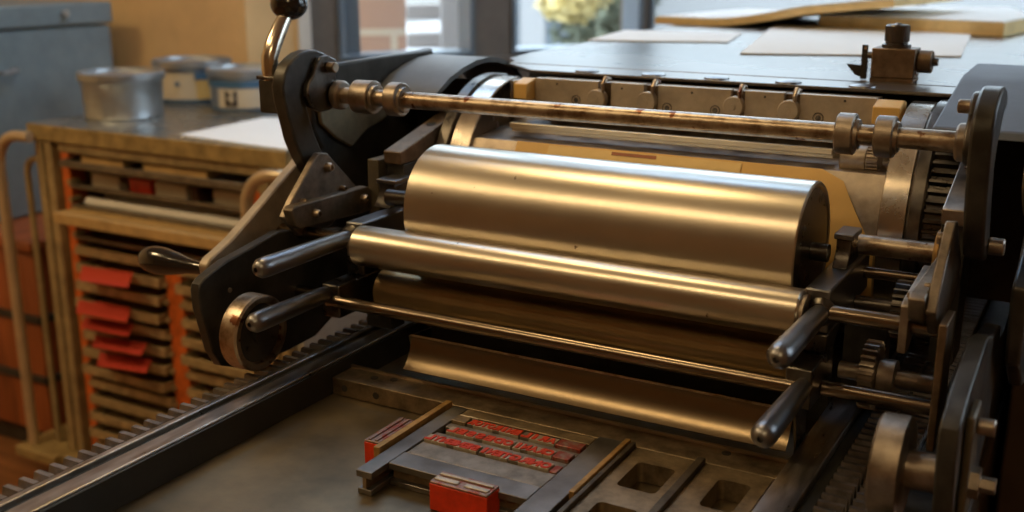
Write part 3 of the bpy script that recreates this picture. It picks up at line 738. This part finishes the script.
def xr(t):
    a = a_t + (aE - a_t) * t; z = IZ + IR * math.sin(a)
    if z > 1.040: return .1600 + (1.0505 - z) / .0105 * .026 * 1.0 if z < 1.0505 else .160
    return min(.2215, .186 + (1.040 - z) * .60)
ts = tymp('tympan_sheet', 'tympan', -.1700, xr, IR + .0016, cylo, a_t, aE)
tymp('overlay_sheet', 'tympan2', -.130, .085, IR + .0026, ts, a_t + R(1.0), aE)
tymp('overlay_slip', 'redwood', -.055, -.005, IR + .0031, ts, a_t + R(1.5), a_t + R(3.2))
tymp('backing_sheet', 'tympan', -.2245, -.1702, IR + .0010, ts, a_t + R(7), aE)
# bright reel bar above the tympan
MB().box(-.1900, .168, .571, .5765, 1.0605, 1.0665).box(-.1900, .168, .5765, .582, 1.0560, 1.0605).build('tympan_clamp', 'strip', cylo, bev=.0008)
MB().cyl((.176, .578, 1.058), (.2010, .578, 1.058), .0135, 32, .001).build('reel_end', 'dull_steel', cylo)
gear(.2012, .2120, .578, 1.058, .0150, 24, .002, 'dull_steel', cylo, 'ratchet')
# gripper bar
GY = .630
gb = MB().box(-.1893, .1930, GY + .010, GY + .0345, 1.080, 1.1085).build('gripper_bar', 'guide', cylo, bev=.0006)
def GX(u, v): return P(u, v, y=GY).x
cuts = [GX(594, 84), GX(619, 86), GX(641, 88), GX(664, 90), GX(728, 94), GX(752, 95), GX(782, 97), GX(807, 99)]
segs = [(-.1893, GX(598, 84)), (GX(611, 86), GX(644, 88)), (GX(658, 89), GX(731, 93)), (GX(745, 94), GX(784, 96)), (GX(800, 98), .1930)]
for a, b in segs:
    MB().box(a, b, GY, GY + .0098, 1.0785, 1.1102).build('bar_plate', 'gripper', gb, bev=.0005)
for u, v in ((557, 84), (622, 88.5), (692, 92.8), (765, 97), (845, 101)):
    q = P(u, v, y=GY); MB().cyl((q.x, GY - .0002, q.z), (q.x, GY + .002, q.z), .0013, 12).build('pin_hole', 'iron', gb)
for u, v in ((576, 100), (667, 108), (715, 110.5), (818, 118)):
    q = P(u, v, y=GY); MB().lathe((q.x, GY + .0005, q.z), (0, -1, 0), [(0, .0058), (.0008, .0056), (.0009, .0046), (.0003, .0045), (.0003, .0030), (.0010, .0028)], 24).build('screw', 'dark_steel', gb)
for u, v in ((595, 99.5), (645, 102), (732, 107), (787, 111)):
    q = P(u, v, y=GY - .006)
    g = MB().lathe((q.x + .001, GY + .003, q.z), (0, -1, 0), [(0, .0110), (.0095, .0110), (.0105, .0102), (.0105, .0032), (.0112, .0030)], 32).build('gripper', 'gripper', gb)
    q2 = P(u + 9, v - 17, y=GY)
    MB().tube([(q2.x, GY - .003, q.z + .006), (q2.x, GY - .004, 1.108), (q2.x, GY + .004, 1.1135), (q2.x + .001, GY + .014, 1.112)], .0032, 10, radii=[.0016, .0024, .0034, .002]).build('claw', 'worn_steel', g)
for x0, x1 in ((-.2075, -.1905), (.1940, .2200)):
    MB().prism([(.612, 1.1045), (.634, 1.1095), (.645, 1.107), (.645, 1.088), (.625, 1.085), (.612, 1.0875)], x0, x1).build('packing_roll', 'tympan', cylo, bev=.001)
MB().box(-.2118, -.2080, .612, .645, 1.083, 1.1075).build('clip', 'bearer', cylo)
# side frames ----------------------------------------------------------
sideL = -.345
hook_px = [(283, 87), (285, 75), (289, 65), (295, 58.5), (301, 53.5), (309, 50.5), (317, 50), (325, 53), (331, 59), (330, 66), (322, 70), (316, 80), (309, 93), (307, 108), (311, 121), (315, 134), (323, 153), (330, 168), (325, 180), (312, 176), (303, 160), (299, 151), (295, 141), (289, 117), (285, 102)]
flg_px = [(316, 64), (320, 57), (327, 55), (335, 59), (337.5, 66), (335, 76), (338, 88), (337, 100), (330, 110), (320, 112), (311, 108), (306, 97), (308, 84), (313, 75)]
tri_px = [(314, 160), (319, 153), (327, 153), (332, 159), (357, 187), (350, 205), (330, 226), (300, 236), (284, 218), (292, 200)]
bar_px = [(291.5, 211), (295, 206.5), (368, 186.5), (371, 189), (374, 208), (371, 211), (300, 229), (296, 226)]
side_px = [(199, 292), (200, 285), (205, 278.5), (214, 271), (227, 261), (247, 250), (266, 239.5), (279, 232), (290, 230), (310, 232), (345, 228), (352, 260), (345, 300), (332, 318), (316, 336), (290, 350), (262, 362), (240, 368), (222, 366), (213, 352), (207, 330), (201, 310)]
for s in (0, 1):
    f = (lambda x: x) if s == 0 else mir
    def span(a, b): q = sorted((f(a), f(b))); return q[0], q[1]
    fr = MB().prism(YZ(side_px, -.330), *(span(-.342, -.330) if s == 0 else (.331, .344))).build('side_frame', 'iron', car, bev=.0015)
    MB().prism(YZ(tri_px, -.322), *span(-.3300, -.322) if False else span(-.3295, -.3215)).build('gusset_plate', 'gusset', fr, bev=.0012)
    br = MB().prism(YZ(bar_px, -.309), *span(-.3212, -.309)).build('link_bar', 'gusset', fr, bev=.0012)
    for (u, v), xx, r_ in (((314.7, 213.4), -.309, .0048), ((362.5, 198.4), -.309, .0048), ((327, 167), -.3215, .0050), ((302, 201), -.3215, .0030), ((341, 188), -.3215, .0032)):
        y_, z_ = YZ([(u, v)], xx)[0]; L = .007 if s == 0 else .006
        a, b = (xx, xx + L) if s == 0 else (mir(xx) - L, mir(xx))
        MB().lathe((a, y_, z_), (1, 0, 0), [(0, r_), (L * .6, r_), (L, r_ * .8), (L, r_ * .5), (L * .6, r_ * .45)], 20).build('bolt', 'worn_steel', fr)
    # throw lever hook
    hk = MB().prism(YZ(hook_px, -.336), *span(-.352, -.336)).build('throw_lever', 'iron', car, bev=.0022)
    MB().prism(YZ(flg_px, -.330), *span(-.3358, -.3285)).build('bearing_flange', 'dark_steel', hk, bev=.0015)
    a, b = span(-.3283, -.318); MB().cyl((a, SY, SZ2), (b, SY, SZ2), .0155, 36, .002).build('bearing_boss', 'dull_steel', hk)
    y_, z_ = YZ([(328.5, 67)], -.328)[0]; a, b = span(-.3283, -.318); MB().cyl((a, y_, z_), (b, y_, z_), .0055, 24, .001).build('bolt', 'worn_steel', hk)
    # end arm and cast web behind the lever
    arm = YZ([(335, 62), (430, 47), (428, 62), (394, 68), (386, 73), (388, 95), (370, 125), (352, 145), (336, 128), (325, 112)], -.372)
    MB().prism([(.455, 1.128), (.70, 1.131), (.70, 1.105), (.80, 1.070), (.80, .885), (.50, .885), (.42, .93), (.40, 1.00), (.445, 1.015), (.470, 1.035), (.455, 1.06)], *span(-.386, -.374)).build('end_frame', 'iron', fr, bev=.003)
    MB().prism(YZ([(318, 92), (385, 92), (392, 110), (384, 120), (368, 129), (352, 147), (337, 138), (322, 124)], -.368), *span(-.3735, -.368)).build('web_panel', 'olive', fr, bev=.002)
    # block with oiling hole
    a, b = (-.294, -.271) if s == 0 else (.2855, .3065)
    bl = MB().prism([(.4745, 1.0265), (.4745, 1.0400), (.600, 1.0720 if s == 0 else 1.0780), (.600, 1.0480), (.50, 1.0265)], a, b).build('bearing_block', 'guide' if s == 0 else 'dull_steel', fr, bev=.0012)
    nrm = Vector((0, -.25 if s == 0 else -.29, 1)).normalized(); zc_ = 1.0400 + (.553 - .4745) * (.032 if s == 0 else .038) / .1255
    MB().lathe(Vector(((a + b) / 2, .553, zc_ - .0012)), nrm, [(0, .0058), (.0016, .0058), (.0017, .0030)], 20).build('oil_hole', 'iron', bl)
    MB().box(a, b, .480, .525, .900, 1.0260).build('bearing_post', 'iron', fr, bev=.001)
y_, z_ = YZ([(322, 168)], -.336)[0]
MB().cyl((.3300, y_, z_), (.3420, y_, z_), .0070, 24, .001).build('lever_bolt', 'dull_steel', hk)
# cover shells over the cylinder ends
def cover(x0, x1, m, name, y0=.535):
    path = [(.566, 1.089), (.572, 1.094), (.600, 1.1085), (.630, 1.1175), (.660, 1.1235), (.690, 1.1250), (.715, 1.1225), (.740, 1.1150), (.762, 1.1040), (.785, 1.086), (.80, 1.06)]
    o = MB().strip(path, x0, x1, .006).build(name, m, car, smooth=30)
    return o
cl = cover(-.372, -.286, 'cover', 'end_cover')
cr = MB().prism([(.530, 1.0925), (.536, 1.1005), (.677, 1.1276), (.70, 1.131), (.80, 1.134), (.80, 1.127), (.70, 1.1245), (.655, 1.1165), (.60, 1.1060)], .262, .60).build('end_cover', 'cover_blue', car, bev=.002)
# wheels
for s in (0, 1):
    xa, xb = (-.312, -.290) if s == 0 else (.286, .308)
    WYc, WZc, WR = (.262, .8945, .0375) if s == 0 else (.270, .8925, .0375)
    d = 1 if s == 0 else -1
    w = MB().lathe((xa, WYc, WZc), (1, 0, 0), [(0, WR - .003), (.002, WR), (xb - xa - .002, WR), (xb - xa, WR - .002), (xb - xa, WR - .007), (xb - xa - .004, WR - .008), (xb - xa - .004, .012)] if s == 0 else [(0, WR - .002), (.002, WR), (xb - xa - .002, WR), (xb - xa, WR - .003)], 72).build('wheel', 'dull_steel' if s else 'worn_steel', car)
    if s == 0:
        MB().lathe((xb - .0042, WYc, WZc), (1, 0, 0), [(0, WR - .0085), (.0008, WR - .009), (.001, .010), (.004, .009), (.004, .004)], 48).build('hub_cap', 'iron', w)
        for k in range(3):
            a = R(90 + 120 * k); MB().cyl((xb - .004, WYc + .021 * math.cos(a), WZc + .021 * math.sin(a)), (xb - .002, WYc + .021 * math.cos(a), WZc + .021 * math.sin(a)), .0025, 12).build('screw', 'dark_steel', w)
        MB().cyl((-.329, WYc, WZc), (-.3125, WYc, WZc), .012).build('axle', 'dull_steel', w)
    else:
        MB().cyl((xb, WYc, WZc), (.3308, WYc, WZc), .0140, 36).build('axle', 'dull_steel', w)
        MB().lathe((.344 + .0002, WYc, WZc), (1, 0, 0), [(0, .0115), (.012, .0115), (.0125, .006), (.022, .006), (.0225, .005)], 6).build('axle_nut', 'dull_steel', w)
        MB().box(.344 + .0004, .344 + .006, WYc - .018, WYc + .02, WZc - .03, WZc + .055).build('axle_strap', 'iron2', w, bev=.002)
        MB().cyl((.344 + .0062, WYc + .002, WZc + .042), (.344 + .018, WYc + .002, WZc + .042), .0062, 24, .001).build('bolt', 'dull_steel', w)
        # toothed roller gear behind the lower side rod
g2 = gear(.2430, .2550, .425, .9000, .0300, 26, .0045, 'dull_steel', car, 'roller_gear')
MB().cyl((.2222, .425, .9000), (.2428, .425, .9000), .0075, 24).cyl((.2552, .425, .9000), (.2700, .425, .9000), .016, 32, .001).cyl((.2702, .425, .9), (.300, .425, .9), .008, 24).build('gear_shaft', 'dull_steel', g2)
MB().box(-.240, .205, .805, .815, .8285, 1.060).box(-.372, -.3, .805, .815, .870, 1.060).box(.262, .335, .805, .815, .870, 1.060).build('rear_light_block', 'iron', car)  # added dark plates blocking window reflections under the cylinder, not a known part
MB().box(-.240, .205, .470, .476, .8285, .890).build('front_light_block', 'iron', car)  # dark cross strip put in to stop blue glare off the bed
MB().box(-.280, -.2475, .415, .440, .8585, .960).build('rail_glare_block', 'iron', car, bev=.001)  # small box added to hide the bright window patch on the rail
MB().box(.2120, .2500, .480, .500, .8585, .930).build('rail_glare_block', 'iron', car, bev=.001)  # matching added box keeping the right rail dark
MB().box(-.3735, -.2955, .660, .666, .870, 1.1).build('end_gap_blocker', 'iron', car)  # dark plate added to close a bright gap behind the end frame
# second lower pinion, further back
g3 = gear(.2560, .2680, .470, .9480, .0260, 22, .0045, 'dark_steel', car, 'roller_gear')
MB().cyl((.2222, .470, .948), (.2558, .470, .948), .007, 24).build('gear_shaft', 'dark_steel', g3)
# large shaft behind the right bracket with ochre washer
xs = P(936, 250, y=.5).x
ls = MB().cyl((.1990, .5000, .9945), (xs, .5000, .9945), .0092, 32).build('drive_shaft', 'worn_steel', car)
MB().cyl((xs + .0002, .5000, .9925), (xs + .0062, .5000, .9925), .0240, 48, .002).build('washer', 'brass', ls)
# upright guide plates at the right front
MB().prism([(.3545, .9865), (.3600, .9900), (.4500, .9960), (.4500, .985), (.3650, .948), (.3545, .948)], .2790, .2860).build('guide_plate', 'dull_steel', car, bev=.001)
MB().prism(YZ([(951, 314), (972, 305), (978, 360), (960, 400), (945, 395)], .312), .3120, .3190).build('guide_plate', 'dull_steel', car, bev=.001) if False else None
MB().box(.3110, .3170, .330, .372, .882, .984).build('rod_plate', 'guide', car, bev=.001)
f = -.0485
MB().box(f - .3170, f - .3110, .330, .372, .900, .990).build('rod_plate', 'worn_steel', car, bev=.001)
# outer link arm on the left with black hand grip
arm_px = [(207, 275), (205, 266), (209, 259), (218, 251), (232, 238), (262, 203), (300, 158), (316, 160), (306, 190), (290, 215), (262, 243), (240, 262), (224, 276), (212, 281)]
oa = MB().prism(YZ(arm_px, -.356), -.366, -.354).build('link_arm', 'gripper', car, bev=.002)
q = P(212, 271, x=-.366)
grip = MB().lathe((-.366, q.y + .002, q.z), (-1, 0, 0), [(0, .0125), (.006, .0120), (.008, .0062), (.020, .0066), (.034, .0080), (.052, .0118), (.068, .0145), (.080, .0148), (.090, .0130), (.097, .0090), (.1005, .0030), (.101, .0004)], 40).build('hand_grip', 'black', oa)
MB().cyl((-.3538, q.y + .002, q.z), (-.346, q.y + .002, q.z), .012, 24, .001).build('grip_pivot', 'dull_steel', oa)
for u, v in ((229, 290), (239, 302)):
    y_, z_ = YZ([(u, v)], -.330)[0]; MB().cyl((-.3298, y_, z_), (-.3278, y_, z_), .0026, 14, .0005).build('rivet', 'worn_steel', oa)
# square hub, chrome lever, black ball
hub = MB().box(-.3775, -.3535, .374, .400, 1.0885, 1.1230).build('lever_hub', 'iron', car, bev=.0015)
MB().box(-.3790, -.3525, .3725, .4015, 1.1232, 1.1268).build('hub_cap', 'dark_steel', hub, bev=.001)
lv = [P(272, 78, x=-.366), P(270, 68, x=-.366), P(269.5, 58, x=-.366), P(273, 45, x=-.366), P(279, 30, x=-.366), P(286, 15, x=-.366)]
MB().tube(lv, .008, 20, radii=[.0092, .0090, .0086, .0088, .0084, .0072]).build('lever', 'chrome', hub)
MB().ball(P(289, 4, x=-.366), .0195, 32, .85).build('ball_knob', 'black', hub)

# ------------------------------------------------------------------ the locked up type in the bed
TH = .849
def lay(name, m, pts, z0, z1, label, cat='furniture', group=None, bev=.0005):
    c = pts[0]; o = MB().prism(pts, z0, z1, 'z').build(name, m, None, bev=bev, loc=(c[0], c[1], z0)); tag(o, label, cat, group); return o
def rect(x0, x1, y0, y1): return [(x0, y0), (x1, y0), (x1, y1), (x0, y1)]
zf = BED + .0004
def hbar(name, x0, x1, y0, y1, along, label, m='furniture', h=TH - .003):
    """H section steel furniture"""
    t = thing(name, label, 'metal furniture', ((x0 + x1) / 2, (y0 + y1) / 2, zf), 'steel furniture round the type')
    if along == 'y':
        MB().box(x0, x1, y0, y1, h - .006, h).build('top_flange', m, t, bev=.0006)
        MB().box(x0 + .006, x1 - .006, y0 + .0005, y1 - .0005, zf + .005, h - .0062).build('web', 'furn_old', t)
        MB().box(x0 + .001, x1 - .001, y0, y1, zf, zf + .0048).build('bottom_flange', m, t, bev=.0006)
    else:
        MB().box(x0, x1, y0, y1, h - .006, h).build('top_flange', m, t, bev=.0006)
        MB().box(x0 + .0005, x1 - .0005, y0 + .006, y1 - .006, zf + .005, h - .0062).build('web', 'furn_old', t)
        MB().box(x0, x1, y0 + .001, y1 - .001, zf, zf + .0048).build('bottom_flange', m, t, bev=.0006)
    return t
hbar('long_furniture', -.0955, -.0800, .1500, .2985, 'y', 'long grey steel furniture bar along the left side of the type')
hbar('long_furniture', .0500, .0735, .1000, .3050, 'y', 'long grey steel furniture bar along the right side of the type')
hbar('cross_furniture', -.0796, .0496, .1730, .1965, 'x', 'grey steel furniture bar across in front of the type lines')
hbar('cross_furniture', -.0796, .0496, .2850, .2990, 'x', 'dark steel furniture bar across behind the type lines', 'furn_old')
lay('brass_reglet', 'brass', rect(-.1035, -.0975, .1850, .3000), zf, TH + .001, 'narrow brass-coloured strip beside the left steel furniture', 'strip')
lay('brass_reglet', 'brass', rect(.0745, .0790, .1950, .3050), zf, TH + .0005, 'narrow brass-coloured strip beside the right steel furniture', 'strip')
lay('lead_slug', 'typelight', rect(-.0790, .0490, .1970, .1982), zf, TH - .004, 'thin pale lead strip between type and front furniture', 'strip')
lay('lead_slug', 'typelight', rect(-.0790, -.0600, .2826, .2838), zf, TH - .002, 'short thin pale lead strip at the rear left of the type', 'strip')
# red magnets
def magnet(x0, x1, y0, y1, label, h=TH + .001):
    t = thing('red_quoin', label, 'quoin', ((x0 + x1) / 2, (y0 + y1) / 2, zf), 'red lockup quoins')
    MB().box(x0, x1, y0, y1, zf, h - .002).build('body', 'redblock', t, bev=.0006)
    mb = MB().box(x0 + .0002, x1 - .0002, y0 + .0002, y1 - .0002, h - .0018, h)
    mb.build('top_plate', 'pinkmetal', t, bev=.0006)
    if x1 - x0 > y1 - y0:
        MB().box(x0 + .002, x1 - .002, y1 - .0075, y1 - .0045, h + .0001, h + .0016).box(x0 + .002, (x0 + x1) / 2 - .003, y0 + .004, y0 + .009, h + .0001, h + .0012).box((x0 + x1) / 2 + .003, x1 - .002, y0 + .004, y0 + .009, h + .0001, h + .0012).build('top_ribs', 'typelight', t, bev=.0004)
    else:
        MB().box(x0 + .003, x0 + .006, y0 + .002, y1 - .002, h + .0001, h + .0012).box(x1 - .006, x1 - .003, y0 + .002, y1 - .002, h + .0001, h + .0012).build('top_ribs', 'pinkmetal', t, bev=.0004)
magnet(-.0280, .0245, .1555, .1755, 'red locking block with silver top in front of the type')
magnet(-.1200, -.1045, .1940, .2480, 'red locking block with stained top left of the brass strip', TH)
# open rectangular cast furniture pieces to the right
def window_furniture(x0, x1, y0, y1, holes, hx0, hx1, rib, label, h=.8430):
    t = thing('cast_furniture', label, 'metal furniture', ((x0 + x1) / 2, (y0 + y1) / 2, zf), 'open cast furniture at the right')
    mb = MB().box(x0, hx0, y0, y1, zf, h).box(hx1, x1, y0, y1, zf, h)
    ys = [y0] + [q for hh in holes for q in hh] + [y1]
    for k in range(0, len(ys), 2): mb.box(hx0, hx1, ys[k], ys[k + 1], zf, h)
    rr = .005
    for a, b in holes:
        for cx_, sx in ((hx0, 1), (hx1, -1)):
            for cy_, sy in ((a, 1), (b, -1)):
                pts = [(cx_, cy_)] + [(cx_ + sx * rr * (1 - math.sin(R(q))), cy_ + sy * rr * (1 - math.cos(R(q)))) for q in (0, 18, 36, 54, 72, 90)]
                mb.prism(pts if sx * sy > 0 else pts[::-1], zf, h, 'z')
    mb.build('frame', 'furn_old', t)
    MB().box(rib, x0 - .0002, y0, y1, zf, TH - .0015).build('edge_rib', 'furn_dark', t, bev=.0006)
    return t
window_furniture(.0840, .1385, .0500, .3055, ((.065, .130), (.148, .203), (.2335, .2810)), .0965, .1300, .0795, 'aged cast furniture with rounded open windows beside the right brass strip')
window_furniture(.1460, .2030, .0500, .3055, ((.065, .130), (.148, .203), (.2340, .2840)), .1650, .1920, .1390, 'aged cast furniture with rounded open windows nearest the right rail')
# spacing material under the type
sp = lay('spacing_block', 'typemetal', rect(-.0790, .0490, .1985, .2232), zf, TH - .0042, 'wide grey spacing block in front of the bottom type line', 'spacing')
lay('spacing_block', 'typemetal', rect(-.0790, .0490, .2365, .2450), zf, TH - .0042, 'thin spacing strip between the bottom and middle type lines', 'spacing')
lay('spacing_block', 'typemetal', rect(-.0790, .0490, .2582, .2670), zf, TH - .0042, 'thin spacing strip between the middle and top type lines', 'spacing')
lay('spacing_block', 'typemetal', rect(-.0630, .0490, .2802, .2822), zf, TH - .0042, 'grey spacing block behind the top type line', 'spacing')
lay('stained_block', 'pinkmetal', rect(.0255, .0490, .2674, .2800), zf, TH - .001, 'reddish ink-stained block at the right end of the top type line', 'spacing')
lay('stained_block', 'pinkmetal', rect(.0340, .0490, .2454, .2580), zf, TH - .001, 'pinkish stained block at the right end of the middle type line', 'spacing')
lay('stained_block', 'pinkmetal', rect(.0425, .0490, .2236, .2362), zf, TH - .003, 'pinkish stained block at the right end of the bottom type line', 'spacing')
lay('dark_quad', 'furn_old', rect(-.0785, -.0640, .2676, .2800), zf, TH - .001, 'small dark square block at the rear left corner of the type', 'spacing')

def glyph_mesh(ch, size):
    cu = bpy.data.curves.new('g', 'FONT'); cu.body = ch; cu.size = size; cu.extrude = .0004; cu.offset = size * .05; cu.align_x = 'CENTER'
    ob = bpy.data.objects.new('g', cu); COL.objects.link(ob)
    dg = bpy.context.evaluated_depsgraph_get(); me = bpy.data.meshes.new_from_object(ob.evaluated_get(dg))
    bpy.data.objects.remove(ob); bpy.data.curves.remove(cu); return me
GL = {}
def glyph(ch, size):
    if ch not in GL:
        me = glyph_mesh(ch, size); me.materials.clear(); me.materials.append(M['redink'])
        # type is cut in mirror image
        for v in me.vertices: v.co.x = -v.co.x
        me.flip_normals(); GL[ch] = me
    return GL[ch]
SORT = None
def word(x0, x1, y0, letters, label, grp):
    n = len(letters); w = (x1 - x0) / n
    for k, ch in enumerate(letters):
        xa = x0 + k * w; hh = TH
        s = MB().box(xa + .0001, xa + w - .0001, y0 + .001, y0 + .0125, zf, hh - .0016).build('type_sort', 'typelight' if (k * 3 + n) % 4 else 'typemetal', None, bev=.0003, loc=(xa + w / 2, y0 + .006, zf))
        tag(s, label, 'metal type', grp)
        g = bpy.data.objects.new('letter_face', glyph(ch, .0125)); COL.objects.link(g); g.parent = s
        bb = glyph(ch, .0125); xs = [v.co.x for v in bb.vertices]; wid = max(xs) - min(xs); cxm = (max(xs) + min(xs)) / 2
        sx = min(1.25, (w * .96) / wid)
        g.scale = (sx, 1.0, 1); g.location = (-cxm * sx, -.0042, hh - .0012 - zf)
yA, yB, yC = .2666, .2446, .2226
word(-.0625, -.0103, yA, 'ROTORINE', 'red inked metal type letter in the long top left word', 'type of the top left word')
word(-.0085, .0243, yA, 'LIRA', 'red inked metal type letter in the short top right word', 'type of the top right word')
word(-.0704, -.0058, yB, 'LESSEDO', 'red inked metal type letter in the middle line left word', 'type of the middle left word')
word(-.0040, .0329, yB, 'INARC', 'red inked metal type letter in the middle line right word', 'type of the middle right word')
word(-.0785, -.0261, yC, 'LYNENES', 'red inked metal type letter in the bottom line first word', 'type of the bottom first word')
word(-.0239, .0035, yC, 'INET', 'red inked metal type letter in the bottom line second word', 'type of the bottom middle word')
word(.0044, .0417, yC, 'GRNO', 'red inked metal type letter in the bottom line last word', 'type of the bottom last word')

# ------------------------------------------------------------------ light
def area(name, loc, size, energy, col, rot=(0, 0, 0), sy=None):
    l = bpy.data.lights.new(name, 'AREA'); l.shape = 'RECTANGLE'; l.size = size; l.size_y = sy or size; l.energy = energy; l.color = col
    o = bpy.data.objects.new(name, l); COL.objects.link(o); o.location = loc; o.rotation_euler = rot; return o
area('ceiling_lamp', (-.62, .62, 2.6), .5, 6.5, (1, .70, .32), sy=.22)
area('ceiling_lamp', (-1.9, -.4, 2.6), .5, 20, (1, .71, .36), sy=.5)
area('ceiling_lamp', (1.0, -1.6, 2.6), .6, 12, (1, .71, .36), sy=.6)
area('cool_fill_panel', (-.85, 1.55, 2.70), 1.3, 14, (.42, .66, 1), rot=(0, 0, R(30)), sy=.6)  # added cool panel for blue highlights, standing in for high window light
area('tube_lamp', (-.75, -.86, 2.6), 1.2, 9, (1, .71, .36), sy=.12)

w = bpy.data.worlds.new('sky'); SC.world = w; w.use_nodes = True; nt = w.node_tree
bg = nt.nodes['Background']; tc = nt.nodes.new('ShaderNodeTexCoord'); sp_ = nt.nodes.new('ShaderNodeSeparateXYZ'); rp = nt.nodes.new('ShaderNodeValToRGB')
nt.links.new(tc.outputs['Generated'], sp_.inputs[0]); nt.links.new(sp_.outputs['Z'], rp.inputs['Fac']); nt.links.new(rp.outputs['Color'], bg.inputs['Color'])
rp.color_ramp.elements[0].position = 0; rp.color_ramp.elements[0].color = (.10, .112, .12, 1); e = rp.color_ramp.elements.new(.07); e.color = (.11, .125, .135, 1); e = rp.color_ramp.elements.new(.19); e.color = (.70, .86, 1.0, 1)
rp.color_ramp.elements[1].position = .6; rp.color_ramp.elements[1].color = (.72, .86, 1.0, 1)
bg.inputs['Strength'].default_value = 9

vs = SC.view_settings
vs.view_transform = 'Standard'; vs.look = 'None'; vs.gamma = 1; vs.use_curve_mapping = False; vs.exposure = 0
SC.cycles.max_bounces = 8; SC.cycles.use_denoising = True; SC.cycles.sample_clamp_indirect = 4; SC.cycles.caustics_reflective = True
